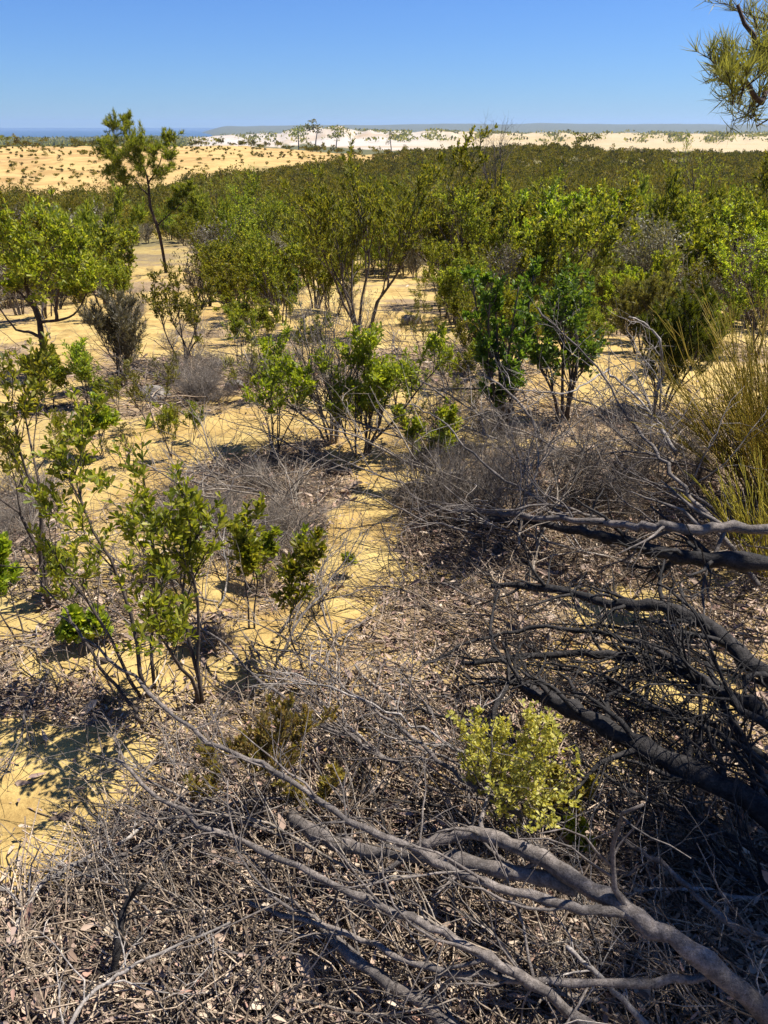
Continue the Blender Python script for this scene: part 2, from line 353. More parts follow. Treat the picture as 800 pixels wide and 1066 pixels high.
def build_sea():
    m, n, l, P, O = newmat('sea_water'); P.inputs['Base Color'].default_value = (.035, .075, .115, 1); P.inputs['Roughness'].default_value = .35
    P.inputs['Specular IOR Level'].default_value = .25
    tc = n.new('ShaderNodeNewGeometry'); f = noise(n, l, .02, 4, .6, tc.outputs['Position']); bp = n.new('ShaderNodeBump'); bp.inputs['Distance'].default_value = 1.5; l.new(f, bp.inputs['Height']); l.new(bp.outputs[0], P.inputs['Normal'])
    az = np.radians(np.linspace(-60, -9, 60)); r = np.array([3300, 5000, 9000, 20000, 61000.])
    X = r[:, None] * np.sin(az); Y = r[:, None] * np.cos(az); V = np.stack([X, Y, np.full_like(X, -43.)], -1).reshape(-1, 3)
    na = len(az); F = [(i * na + j, (i + 1) * na + j, (i + 1) * na + j + 1, i * na + j + 1) for i in range(len(r) - 1) for j in range(na - 1)]
    g = Geo(); g.add(V, np.array(F)); tag(g.build('sea', m), 'strip of deep blue sea along the left horizon', 'sea', kind='structure')
build_sea()
def build_haze():
    g = Geo(); x0, x1, y0, y1, z0, z1 = -13000, 13000, -60, 16000, -72, 110
    V = [(x, y, z) for x in (x0, x1) for y in (y0, y1) for z in (z0, z1)]
    F = [(0, 1, 3, 2), (4, 6, 7, 5), (0, 4, 5, 1), (2, 3, 7, 6), (0, 2, 6, 4), (1, 5, 7, 3)]
    g.add(V, F)
    m = bpy.data.materials.new('haze_air'); m.use_nodes = True; n = m.node_tree.nodes; n.clear()
    o = n.new('ShaderNodeOutputMaterial'); v = n.new('ShaderNodeVolumePrincipled'); v.inputs['Density'].default_value = HAZE
    v.inputs['Color'].default_value = (.50, .70, 1, 1); v.inputs['Anisotropy'].default_value = .2
    m.node_tree.links.new(v.outputs[0], o.inputs['Volume'])
    tag(g.build('haze', m), 'thin bluish haze over the far dunes and hills', 'haze', kind='stuff')
HAZE = 7e-5

# ------------------------------------------------------------------ plants
def branch_batch(rng, p0, d0, L, r0, n=6, wig=.25, up=.0, taper=.35):
    """M branches at once -> P (M,n,3), R (M,n)"""
    M = len(p0); P = np.zeros((M, n, 3)); P[:, 0] = p0; d = nrm(d0.copy())
    step = (L / (n - 1))[:, None]
    for i in range(1, n):
        d = nrm(d + rng.normal(0, wig, (M, 3)) + np.array([0, 0, up]))
        P[:, i] = P[:, i - 1] + d * step
    t = np.linspace(0, 1, n)[None]
    return P, r0[:, None] * (1 - t * (1 - taper))
def spawn(rng, P, Rr, per, tmin, tmax, ang, lr, L, rr=.6, up=.0, flat=0.0):
    """children off a batch of branches: start points, directions, lengths, radii"""
    M, n, _ = P.shape
    t = rng.uniform(tmin, tmax, (M, per)); t = np.sort(t, 1)
    f = t * (n - 1); i = np.clip(f.astype(int), 0, n - 2); fr = (f - i)[..., None]
    ar = np.arange(M)[:, None]
    p = P[ar, i] * (1 - fr) + P[ar, i + 1] * fr
    T = nrm(P[ar, i + 1] - P[ar, i]); rad = Rr[ar, i] * rr
    q = nrm(rng.normal(0, 1, (M, per, 3)) * np.array([1, 1, 1 - flat])); q = nrm(q - (q * T).sum(-1, keepdims=True) * T)
    a = rng.uniform(ang[0], ang[1], (M, per, 1)); d = nrm(T * np.cos(a) + q * np.sin(a) + np.array([0, 0, up]))
    ln = np.repeat(L[:, None], per, 1) * rng.uniform(lr[0], lr[1], (M, per)) * (1.15 - .5 * t)
    return p.reshape(-1, 3), d.reshape(-1, 3), ln.ravel(), rad.ravel()
def leaves(g, rng, p, d, L, Wd, style='broad', droop=0.0, upn=.6):
    """one leaf per row"""
    M = len(p); d = nrm(d + np.array([0, 0, -droop]))
    L = L * rng.uniform(.7, 1.25, (M, 1)); Wd = Wd * rng.uniform(.75, 1.2, (M, 1))
    nn = nrm(rng.normal(0, .6, (M, 3)) + np.array([0, 0, upn])); s = nrm(np.cross(d, nn)); nn = np.cross(s, d)
    if style == 'broad':
        v = [p, p + d * L * .42 - s * Wd * .36 + nn * Wd * .16, p + d * L * .82 - s * Wd * .5 + nn * Wd * .2, p + d * L, p + d * L * .82 + s * Wd * .5 + nn * Wd * .2, p + d * L * .42 + s * Wd * .36 + nn * Wd * .16]
        V = np.stack(v, 1); b = np.arange(M)[:, None] * 6
        F = np.concatenate([b + np.array([0, 1, 2, 3]), b + np.array([0, 3, 4, 5])])
    elif style == 'quad':
        v = [p, p + d * L * .6 - s * Wd * .5, p + d * L, p + d * L * .6 + s * Wd * .5]
        V = np.stack(v, 1); F = np.arange(M)[:, None] * 4 + np.array([0, 1, 2, 3])
    else:   # needle: a thin strip with a kink
        k = nrm(d + rng.normal(0, .12, (M, 3)) + np.array([0, 0, .1]))
        v = [p - s * Wd * .5, p + s * Wd * .5, p + d * L * .5 + s * Wd * .45, p + d * L * .5 - s * Wd * .45, p + d * L * .5 + k * L * .5]
        V = np.stack(v, 1); b = np.arange(M)[:, None] * 5
        F = b + np.array([0, 1, 2, 3]); g.add(V, F); g.F.append((g.n - len(V) * 5 + b + np.array([3, 2, 4])).ravel()); g.C.append(np.full(M, 3)); return
    g.add(V, F)
def leaf_points(rng, P, per, t0=.3, spread=.8, up=.35, cluster=None):
    M, n, _ = P.shape
    t = rng.uniform(t0, 1, (M, per)) ** .8
    f = t * (n - 1); i = np.clip(f.astype(int), 0, n - 2); fr = (f - i)[..., None]; ar = np.arange(M)[:, None]
    p = P[ar, i] * (1 - fr) + P[ar, i + 1] * fr; T = nrm(P[ar, i + 1] - P[ar, i])
    d = nrm(T * .6 + nrm(rng.normal(0, 1, (M, per, 3))) * spread + np.array([0, 0, up]))
    return p.reshape(-1, 3), d.reshape(-1, 3)
# kind: leaf style, length, width, leaves per twig, children counts, bare lower part, spread angle ...
KINDS = {
 'broad':  dict(mat='broad', style='broad', L=.034, W=.014, per=18, c1=8, c2=6, t1=.32, t2=.25, a1=(.4, 1.), a2=(.4, 1.), l1=(.30, .55), l2=(.35, .6), up=.32, wig=.13, r=.009, lspread=.85),
 'tuft':   dict(mat='broad', style='broad', L=.033, W=.0125, per=19, c1=9, c2=6, t1=.36, t2=.3, a1=(.35, .85), a2=(.35, .95), l1=(.28, .48), l2=(.32, .6), up=.30, wig=.14, r=.008, lspread=.8),
 'holly':  dict(mat='dark', style='broad', L=.045, W=.024, per=26, c1=8, c2=5, t1=.25, t2=.15, a1=(.4, 1.1), a2=(.4, 1.), l1=(.30, .5), l2=(.35, .6), up=.25, wig=.1, r=.013, lspread=1.),
 'small':  dict(mat='pale', style='broad', L=.015, W=.009, per=34, c1=9, c2=7, t1=.12, t2=.15, a1=(.35, .9), a2=(.3, .9), l1=(.35, .6), l2=(.35, .6), up=.3, wig=.12, r=.007, lspread=1.),
 'fine':   dict(mat='olive', style='needle', L=.05, W=.0045, per=34, c1=9, c2=6, t1=.2, t2=.15, a1=(.3, .8), a2=(.3, .8), l1=(.3, .55), l2=(.35, .6), up=.25, wig=.1, r=.010, lspread=.7),
 'bare':   dict(mat='grey', style='needle', L=.02, W=.003, per=2, c1=9, c2=8, t1=.1, t2=.1, a1=(.3, .9), a2=(.4, 1.1), l1=(.35, .7), l2=(.35, .7), up=.12, wig=.16, r=.008, lspread=.8),
}
def plant_parts(rng, kind, H, S, stems=3, lean=(0, 0), leafscale=1.0, dens=1.0, mat=None, wood=None, fork=0.0, **over):
    """geometry of one shrub standing at the origin: list of stem Geos and a leaf Geo. H height, S half width"""
    K = dict(KINDS[kind]); K.update(over)
    gs, gl = [], Geo(); TW = []
    for q in range(stems):
        a = rng.uniform(0, 2 * pi) if stems > 2 else (q * pi + rng.uniform(-.6, .6)); out = S / H * rng.uniform(.35, .95) * (0 if stems == 1 else 1)
        d0 = np.array([[cos(a) * out + lean[0], sin(a) * out + lean[1], 1.]])
        b = np.array([[cos(a), sin(a), 0]]) * S * .10 * (stems > 1)
        Ls = np.array([H * .86 * rng.uniform(.82, 1.05)])
        P0, R0 = branch_batch(rng, b, d0, Ls, np.array([K['r'] * H * rng.uniform(.8, 1.2)]), 9, K['wig'], .10, .3)
        P0[:, 0, 2] = -.04
        g = Geo(); tubes(g, P0, R0, 6)
        p, d, ln, r = spawn(rng, P0, R0, K['c1'], K['t1'], .98, K['a1'], K['l1'], Ls, .6, K['up'])
        ln = np.maximum(ln, S * .35)
        P1, R1 = branch_batch(rng, p, d, ln, r, 6, K['wig'], K['up'] * .25, .4); tubes(g, P1, R1, 4)
        p, d, ln, r = spawn(rng, P1, R1, K['c2'], K['t2'], 1., K['a2'], K['l2'], ln, .6, K['up'])
        P2, R2 = branch_batch(rng, p, d, ln, np.maximum(r, .0008 * H), 5, K['wig'], K['up'] * .25, .4); tubes(g, P2, R2, 3)
        gs.append(g); TW.append(P2)
        # leaves sit on the finest twigs and on the ends of the limbs
        per = max(1, int(K['per'] * dens))
        for PP, n_, t0 in ((P2, per, .15), (P1, per, .45), (P0, int(per * 1.3), .8)):
            lp, ld = leaf_points(rng, PP, max(1, n_), t0, K['lspread'], K['up'])
            leaves(gl, rng, lp, ld, K['L'] * leafscale, K['W'] * leafscale, K['style'])
    return gs, gl, MG[mat or K['mat']], (wood or BK)
def shrub(name, label, cat, P, rng, kind, H, S, group=None, foliage=True, **kw):
    root = empty(name, P); tag(root, label, cat, group)
    gs, gl, lm, wm = plant_parts(rng, kind, H, S, **kw)
    for g in gs: g.build('stem', wm, root, True)
    if foliage: gl.build('foliage', lm, root)
    return root
def size_from(px, py, topy, half):
    P = hit(px, py); lo, hi = 0., 12.
    for _ in range(30):
        m = (lo + hi) / 2; _, yy, f = project(P[0], P[1], P[2] + m)
        if yy > topy: lo = m
        else: hi = m
    _, _, f = project(*P); return P, lo, half * f / FPX
def at(px, py, topy, half, **kw): return size_from(px, py, topy, half)
SEED = [100]
def hero(name, label, cat, px, py, topy, half, kind, group=None, **kw):
    SEED[0] += 1; rng = np.random.default_rng(kw.pop('seed', SEED[0])); P, H, S = size_from(px, py, topy, half)
    return shrub(name, label, cat, tuple(P), rng, kind, H, S, group, **kw)
def H_(*a, **k): return hero(*a, **k)

# near shrubs, left to right
G1 = None
H_('tall_shrub', 'tall thin-stemmed green shrub at the left edge, bare twisting stem under its leaves', 'shrub', 48, 632, 376, 50, 'tuft', stems=3, lean=(-.03, .02), dens=.62)
H_('leafy_shrub', 'broad bright green shrub on slim leaning stems, nearest the bare sand patch', 'shrub', 156, 722, 462, 66, 'tuft', stems=3, lean=(-.04, .05), dens=.6, t1=.45, c1=8, c2=5)
H_('leafy_shrub', 'slim two-stemmed green shrub rising just right of the broad bright green one', 'shrub', 208, 738, 505, 46, 'tuft', stems=3, lean=(-.08, .0), dens=.55, t1=.5)
H_('leaning_shrub', 'long crooked stem leaning left with green sprigs along it, left of the littered path', 'shrub', 318, 700, 545, 50, 'tuft', stems=1, lean=(-.55, .25), dens=.7, wig=.2)
H_('small_shrub', 'small green sprig with dark foot among twigs, between the two leaning stems', 'shrub', 262, 655, 520, 30, 'tuft', stems=2, lean=(-.15, .05), dens=.55)
H_('small_shrub', 'low bright sprig against the left edge, below the tall thin-stemmed shrub', 'shrub', 22, 668, 560, 30, 'tuft', stems=2, dens=.7)
H_('small_shrub', 'little sprig with two leafy tips in front of the tall left shrub', 'shrub', 66, 622, 565, 20, 'tuft', stems=1, dens=.6)
H_('leaf_tuft', 'single fan of broad dark green leaves close to the ground beside the leaning bare stem', 'plant', 97, 672, 638, 16, 'holly', stems=2, dens=.5, mat='broad')
H_('seedling', 'thin seedling with a few upright green leaves left of the open sandy path', 'plant', 312, 592, 553, 9, 'tuft', stems=1, dens=.3)
H_('seedling', 'tiny yellow-green seedling alone on the sand at the shadowed path', 'plant', 366, 600, 580, 6, 'tuft', stems=1, dens=.25, mat='lime')
H_('small_shrub', 'low sprig with narrow green tips beside the grey brushwood mound', 'shrub', 268, 610, 548, 26, 'tuft', stems=2, dens=.5)
H_('green_shrub', 'narrow bright lime-green shrub on thin legs, left of the fuller lime-green one', 'shrub', 287, 472, 358, 26, 'broad', stems=4, mat='lime', dens=.7, t1=.32)
H_('green_shrub', 'full bright lime-green shrub in front of grey dead twigs', 'shrub', 376, 474, 332, 54, 'broad', stems=7, mat='lime', dens=.8, t1=.14, l1=(.3, .5))
H_('small_shrub', 'small green shrub leaning left at the edge of the open sand, before the dead thicket', 'shrub', 462, 505, 415, 26, 'tuft', stems=2, lean=(-.35, 0), dens=.9)
H_('slender_shrub', 'tall slender dark-leaved shrub with sand showing through, centre right', 'shrub', 522, 460, 240, 26, 'broad', stems=5, mat='dark', dens=.6, L=.04, W=.018, t1=.18, l1=(.10, .2), c1=15, c2=4, wig=.07)
H_('dark_shrub', 'rounded glossy dark green shrub behind pale bare branches, right of the slender shrub', 'shrub', 588, 440, 300, 46, 'holly', stems=5, dens=.62, L=.04, W=.02)
H_('dark_shrub', 'fine-leaved dark bush half hidden behind the golden rush clump', 'shrub', 688, 425, 300, 52, 'fine', stems=5, mat='dark', dens=1.3, W=.006)
H_('dark_shrub', 'dark leafy shrub standing among yellow-green ones, above the glossy dark green shrub', 'shrub', 622, 300, 212, 24, 'holly', stems=3, dens=.7)
H_('yellow_green_shrub', 'small dense pale yellow-green shrub behind the thick grey fallen branch', 'shrub', 532, 878, 748, 46, 'small', stems=6, dens=.27, t1=.2)
H_('yellow_green_shrub', 'thin yellow-green shoots beside the dense one, touching the black fallen limb', 'shrub', 585, 858, 800, 28, 'small', stems=2, dens=.8)
H_('yellow_green_shrub', 'little fresh green sprig just above the thick grey fallen branch', 'shrub', 600, 902, 868, 16, 'small', stems=1, dens=.8, mat='lime')
H_('olive_shrub', 'half-dry olive shrub with upright brownish shoots amid the foreground twigs', 'shrub', 288, 838, 722, 36, 'tuft', stems=4, mat='dry', dens=.62, leafscale=.6, lspread=.4)
H_('olive_shrub', 'second half-dry olive tuft low beside the upright one, by the end of the grey limb', 'shrub', 335, 850, 800, 22, 'tuft', stems=3, mat='dry', dens=.4, leafscale=.6, lspread=.4)
H_('olive_shrub', 'thin dry yellow-olive stalks left of the half-dry upright shrub', 'shrub', 222, 850, 788, 16, 'tuft', stems=3, mat='dry', dens=.25, leafscale=.6, lspread=.4)
H_('brown_shrub', 'upright grey-brown wiry bush before the little gnarled tree on the left', 'shrub', 130, 402, 300, 34, 'fine', stems=7, mat='grey', dens=.9)
H_('thin_shrub', 'thin open olive-green shrub with sand showing through, right of the wiry brown bush', 'shrub', 190, 380, 285, 34, 'broad', stems=5, mat='mid', dens=.5, t1=.4)
H_('small_shrub', 'tiny dark green bush alone on the pale sand, left of the grey dead shrub', 'shrub', 257, 350, 316, 14, 'broad', stems=3, mat='dark', dens=.6)
H_('green_shrub', 'small green bush half covering the foot of the little gnarled tree', 'shrub', 52, 425, 368, 34, 'broad', stems=4, mat='mid', dens=.8)
H_('small_shrub', 'low pale green shrub on the sand below the wiry brown bush', 'shrub', 110, 475, 420, 28, 'tuft', stems=3, dens=.8)
H_('green_shrub', 'bright green shrub cut by the right edge above the golden rush clump', 'shrub', 785, 372, 225, 32, 'broad', stems=4, mat='broad', dens=1.2)
H_('green_shrub', 'leafy green shrub beside the boulders on the right', 'shrub', 660, 330, 235, 26, 'broad', stems=3, mat='mid', dens=.9)
H_('green_shrub', 'rounded green shrub with brown legs at the far end of the open sand', 'shrub', 462, 332, 243, 34, 'broad', stems=4, mat='mid', dens=1.1)
H_('bare_shrub', 'leafless grey twiggy bush under the rounded shrub at the end of the open sand', 'dead shrub', 470, 338, 278, 26, 'bare', stems=7, wood=GREYT, foliage=False)
H_('grey_shrub', 'large grey dead-looking twiggy shrub behind the full lime-green shrub', 'dead shrub', 345, 460, 300, 48, 'bare', stems=9, wood=GREYT, mat='grey', per=5)
H_('slender_tree', 'tall many-stemmed thin tree with wispy olive crown rising behind the grey shrub', 'tree', 380, 345, 168, 75, 'fine', stems=7, mat='mid', dens=.75, t1=.36, W=.012, L=.06, r=.009, wig=.14)
H_('upright_shrub', 'tall narrow bright green shrub whose tip crosses the pale sand at the right', 'shrub', 717, 240, 142, 16, 'broad', stems=3, mat='broad', L=.08, W=.035, dens=.9)
H_('upright_shrub', 'tall airy olive shrub standing above the heath right of the leafless tree', 'shrub', 560, 262, 165, 30, 'fine', stems=5, mat='mid', L=.09, W=.014, dens=.6)
H_('upright_shrub', 'tall loose green shrub in the heath between the two dark-leaved shrubs', 'shrub', 655, 275, 172, 30, 'broad', stems=4, mat='broad', L=.07, W=.03, dens=.6)
H_('upright_shrub', 'airy yellow-green shrub above the heath left of the leafless tree', 'shrub', 448, 262, 168, 30, 'broad', stems=5, mat='broad', L=.07, W=.028, dens=.55)
H_('upright_shrub', 'loose green shrub with open crown left of the many-stemmed tree', 'shrub', 262, 275, 178, 34, 'broad', stems=5, mat='mid', L=.07, W=.028, dens=.6)
H_('bare_tree', 'thin leafless tree whose twigs reach above the far white dunes', 'tree', 513, 215, 112, 16, 'bare', stems=3, wood=BK, foliage=False, W=.01)

def rush_clump(px, py, topy, half, label, n, seed, lean=(-.25, 0)):
    rng = np.random.default_rng(seed); P, H, S = size_from(px, py, topy, half)
    root = empty('rush_clump', tuple(P)); tag(root, label, 'plant')
    a = rng.uniform(0, 2 * pi, n); q = rng.uniform(0, 1, n) ** .6
    b = np.stack([np.cos(a) * q * S * .25, np.sin(a) * q * S * .25, np.full(n, -.02)], -1)
    d = np.stack([np.cos(a) * q * S / H * 1.1 + lean[0], np.sin(a) * q * S / H * 1.1 + lean[1], np.ones(n)], -1)
    P0, R0 = branch_batch(rng, b, d, H * rng.uniform(.5, 1.05, n), np.full(n, .0034), 7, .08, -.02, .5)
    g = Geo(); tubes(g, P0, R0, 3)
    p, d, ln, r = spawn(rng, P0, R0, 11, .2, .95, (.15, .5), (.2, .42), H * np.ones(n) * .8, .8, .1)
    P1, R1 = branch_batch(rng, p, d, ln, np.maximum(r, .0022), 4, .04, 0, .5); tubes(g, P1, R1, 3)
    g.build('blades', MG['gold'], root)
    g2 = Geo(); m = n // 3
    P0, R0 = branch_batch(rng, b[:m], d[:m] if len(d) == n else nrm(rng.normal(0, .3, (m, 3)) + np.array([lean[0], 0, 1])), H * rng.uniform(.4, .8, m), np.full(m, .004), 6, .12, 0, .4); tubes(g2, P0, R0, 4)
    g2.build('dead_stalks', GREYT, root)
rush_clump(812, 530, 300, 112, 'large golden-green rush clump with stiff slanting blades', 165, 5, (-.24, 0))
rush_clump(800, 600, 470, 50, 'shorter golden rush clump tangled in dead twigs below the large one', 34, 6, (-.3, 0))

# ------------------------------------------------------------------ trees
def limb_from(rng, pts, r0, r1, n=14, jit=.02):
    """smooth tapering limb through hand-placed points"""
    pts = np.asarray(pts, float); t = np.linspace(0, len(pts) - 1, n); out = np.zeros((n, 3)); m = len(pts)
    for q, tt in enumerate(t):
        i = min(int(tt), m - 2); f = tt - i
        p0 = pts[max(i - 1, 0)]; p1 = pts[i]; p2 = pts[i + 1]; p3 = pts[min(i + 2, m - 1)]
        out[q] = .5 * ((2 * p1) + (-p0 + p2) * f + (2 * p0 - 5 * p1 + 4 * p2 - p3) * f * f + (-p0 + 3 * p1 - 3 * p2 + p3) * f ** 3)
    L = np.linalg.norm(np.diff(pts, axis=0), axis=1).sum()
    out[1:-1] += rng.normal(0, jit * L / m * .35, (n - 2, 3))
    return out, np.linspace(r0, r1, n) * rng.uniform(.9, 1.12, n)
def blobtree(name, label, P, trunk, limbs, r, clumps, rng, style, mat, L, Wd, per, tw=6, cat='tree', twl=.55):
    """trunk and limbs through points (relative to the base), leaf clumps carried by twigs around clump centres"""
    root = empty(name, tuple(P)); tag(root, label, cat)
    g = Geo(); T, RR = limb_from(rng, trunk, r, r * .45, 16, .06); tubes(g, T, RR, 8); tr = g.build('trunk', BKT, root, True)
    for q in limbs:
        g = Geo(); A, RA = limb_from(rng, q, r * .5, r * .16, 12, .06); tubes(g, A, RA, 6); g.build('branch', BKT, root, True)
    gl = Geo(); gt = Geo()
    for (x, y, z, s) in clumps:
        n = tw; c = np.array([x, y, z]); d = nrm(rng.normal(0, 1, (n, 3)) + np.array([0, 0, .45])); b = c + rng.normal(0, s * .12, (n, 3)) - d * s * .3
        A, RA = branch_batch(rng, b, d, s * rng.uniform(.8, 1.3, n), np.full(n, r * .09), 5, .18, .06, .4); tubes(gt, A, RA, 3)
        p, d2, ln, rr = spawn(rng, A, RA, 5, .2, 1, (.3, .8), (.35, .6), s * np.ones(n), .7, .15)
        B, RB = branch_batch(rng, p, d2, ln, rr, 4, .15, .05, .4); tubes(gt, B, RB, 3)
        for Q in (A, B):
            lp, ld = leaf_points(rng, Q, per, .1, .7, .3); leaves(gl, rng, lp, ld, L, Wd, style)
    gt.build('twigs', BKT, root); gl.build('foliage', mat, root)
    return root
# tall tree standing above the horizon on the left
P, Ht, _ = size_from(173, 284, 124, 40); u = Ht; rng = np.random.default_rng(11)
_, _, f = project(*P); px1 = f / FPX
def rel(dx, yy, dep=0.0):   # offset from the base as seen from here: dx pixels sideways, height given by picture row
    lo, hi = -1., 9.
    for _ in range(25):
        m = (lo + hi) / 2
        if project(P[0], P[1], P[2] + m)[1] > yy: lo = m
        else: hi = m
    return (dx * px1, dep, lo)
cl = [rel(dx - 1, y, rng.uniform(-.6, .6)) + (s * 1.15,) for dx, y, s in [(-28, 135, .42), (-20, 148, .55), (-38, 158, .5), (-14, 165, .55), (-30, 172, .55), (-45, 162, .35), (-5, 150, .45), (8, 158, .4), (16, 148, .35), (-22, 128, .3), (-10, 180, .5), (6, 178, .45), (-42, 180, .3), (20, 165, .3), (-25, 190, .4), (22, 205, .35), (32, 198, .3), (40, 212, .35), (30, 222, .35), (14, 215, .3), (-50, 150, .25), (45, 228, .25)]]
blobtree('tall_tree', 'tallest tree on the left, its dark tufted crown standing above the horizon', P, [(0, 0, -.1), rel(-1, 245), rel(-8, 215), rel(-6, 185), rel(-18, 155), rel(-24, 132)],
         [[rel(-7, 205), rel(-22, 185), rel(-38, 165)], [rel(-6, 190), rel(6, 172), rel(14, 152)], [rel(-3, 235), rel(12, 222), rel(36, 202)], [rel(-12, 172), rel(-32, 155), rel(-44, 150)]], .06, cl, rng, 'needle', MG['mid'], .12, .014, 24, 11)
# the little gnarled tree at the left
P, Ht, _ = size_from(51, 384, 222, 50); _, _, f = project(*P); px1 = f / FPX; rng = np.random.default_rng(12)
cl = [rel(dx, y, rng.uniform(-.35, .35)) + (s,) for dx, y, s in [(-38, 275, .22), (-20, 262, .25), (-5, 250, .28), (12, 240, .28), (28, 232, .25), (35, 252, .26), (20, 262, .28), (5, 275, .28), (-22, 285, .24), (40, 275, .26), (25, 285, .26), (52, 290, .24), (58, 272, .2), (-40, 300, .18), (8, 295, .24), (45, 303, .2), (-12, 300, .2), (30, 305, .15), (-28, 240, .18), (60, 255, .15)]]
blobtree('gnarled_tree', 'small gnarled tree with forked dark trunk and flat green crown at the left', P, [(0, 0, -.1), rel(-1, 360), rel(0, 340), rel(-2, 322), rel(-6, 300), rel(-8, 270)],
         [[rel(-1, 336), rel(12, 334), rel(28, 331), rel(42, 322), rel(56, 300)], [rel(18, 333), rel(20, 318), rel(26, 300), rel(32, 275), rel(36, 250)], [rel(0, 352), rel(-12, 346), rel(-26, 342), rel(-38, 320)], [rel(-3, 320), rel(-14, 305), rel(-30, 290)]], .035, cl, rng, 'broad', MG['broad'], .048, .019, 8, 8)
# needle-leaved tree at the right whose boughs hang into the picture and shade the corner
P = np.array([2.35, 2.55, 0.0]); P[2] = terrain(P[0], P[1]); rng = np.random.default_rng(13)
def w(px, py, f):       # world point at a distance f along the lens axis, relative to the base
    q = np.array([0, 0, CAMZ]) + ray(px, py) * f; return tuple(q - P)
hang = [w(775, 70, 3.4), w(790, 110, 3.5), w(755, 72, 3.3), w(795, 40, 3.6), w(770, 95, 3.2)]
cl = [h + (s,) for h, s in zip(hang, (.17, .22, .12, .25, .13))]
for _ in range(84):
    a = rng.uniform(0, 2 * pi); q = rng.uniform(.2, 1.15); cl.append((-.02 + cos(a) * q * .42, -.78 + sin(a) * q * .45, rng.uniform(1.35, 2.7), .34))
blobtree('needle_tree', 'needle-leaved tree whose bough hangs in at the top right corner', P, [(0, 0, -.1), (.02, 0, .7), (.1, -.05, 1.5), (.22, -.1, 2.2), (.3, -.2, 2.9)],
         [[(.1, -.05, 1.5), (.0, .2, 1.8), w(830, 90, 3.5), w(795, 105, 3.4), w(765, 78, 3.3)], [(.2, -.1, 2.0), w(840, -10, 3.5), w(800, 60, 3.4), w(768, 5, 3.3)], [(.1, 0, 1.4), (-.2, -.4, 1.8), (-.5, -.8, 2.2)], [(.15, 0, 1.7), (-.2, -.6, 2.1), (-.2, -1.0, 2.4)]],
         .05, cl, rng, 'needle', MG['olive'], .085, .0035, 12, 7)

# ------------------------------------------------------------------ fallen limbs in the foreground (each hand placed along its run)
def limb(name, label, pts, r0, r1, mat, seed, twigs=10, tlen=.28, cat='branch', group=None, sub=4):
    """pts: (picture x, picture y, height above ground); r in metres"""
    rng = np.random.default_rng(seed)
    W3 = np.array([hit(x, y, h) for x, y, h in pts]); base = W3[0].copy()
    root = empty(name, tuple(base)); tag(root, label, cat, group)
    A, RA = limb_from(rng, W3 - base, r0, r1, max(14, len(pts) * 5), .06)
    # knots and swellings
    RA = RA * (1 + .10 * np.sin(np.arange(len(RA)) * 2.1 + seed))
    RA = RA * (1 + .18 * (rng.random(len(RA)) > .82))
    g = Geo(); tubes(g, A, RA, 9 if r0 > .015 else 6); g.build('limb', mat, root, True)
    if twigs:
        gt = Geo()
        p, d, ln, r = spawn(rng, A[None], RA[None], twigs, .12, .99, (.5, 1.2), (.45, 1.3), np.array([tlen]), .4, .05, .45)
        B, RB = branch_batch(rng, p, d, ln, np.clip(r, .0025, .012), 7, .2, .0, .35); tubes(gt, B, RB, 5)
        p, d, ln, r = spawn(rng, B, RB, sub, .2, 1, (.4, 1.1), (.35, .8), ln, .6, .02, .3)
        C, RC = branch_batch(rng, p, d, ln, np.maximum(r, .0016), 5, .2, 0, .4); tubes(gt, C, RC, 3)
        gt.build('twigs', mat, root)
    return root
LB = 'fallen_branch'
limb(LB, 'thickest grey fallen branch sweeping up from the bottom right corner, smooth bark', [(850, 1105, .10), (740, 1005, .30), (640, 940, .34), (560, 892, .32), (500, 868, .28), (440, 878, .22)], .026, .015, DEADM, 1, 6, .3)
limb(LB, 'thick grey limb with broken end pointing at the dry olive shrub', [(600, 925, .30), (520, 905, .24), (430, 890, .2), (350, 880, .16), (305, 850, .12)], .019, .020, DEADM, 2, 5, .25)
limb(LB, 'long grey branch arching from the thickest one up to the sand patch', [(655, 948, .33), (600, 944, .35), (520, 925, .37), (430, 885, .38), (360, 850, .38), (280, 800, .40), (200, 760, .42), (120, 690, .42), (60, 640, .4)], .013, .004, DEADM, 3, 14, .3)
limb(LB, 'long straight grey branch from the bottom edge through the left foreground', [(640, 1085, .16), (540, 1015, .26), (470, 975, .28), (380, 935, .30), (280, 890, .30), (190, 845, .3), (120, 790, .28)], .014, .005, DEADM, 4, 14, .3)
limb(LB, 'grey branch lying almost level above the bottom edge, joining the thickest branch', [(752, 1012, .27), (690, 1022, .28), (560, 1020, .24), (440, 1005, .2), (340, 965, .18), (260, 940, .16)], .011, .006, DEADM, 5, 10, .26)
limb(LB, 'stout short limb at the bottom edge below the level grey branch', [(520, 1110, .06), (440, 1045, .12), (370, 1000, .14), (330, 960, .12)], .016, .011, DEADM, 6, 6, .2)
limb(LB, 'pale stick standing out of the twigs at the bottom, right of the long straight branch', [(690, 1090, .10), (640, 1030, .2), (590, 985, .26)], .009, .005, DEADG, 7, 4, .15)
limb(LB, 'pale forked stick lying at the left edge with a whitish end', [(0, 990, .03), (25, 950, .05), (50, 915, .07), (120, 880, .1), (150, 860, .1)], .010, .005, DEADG, 8, 8, .2)
limb(LB, 'short black burnt stick standing among the litter at the lower left', [(118, 1030, .0), (122, 990, .12), (130, 945, .2), (150, 920, .26)], .012, .006, CHAR, 9, 8, .16, 'stick')
limb(LB, 'pale thin branches at the bottom left corner, running along the picture edge', [(60, 1100, .1), (90, 1040, .14), (150, 1000, .16), (240, 960, .18)], .006, .003, DEADG, 10, 8, .25)
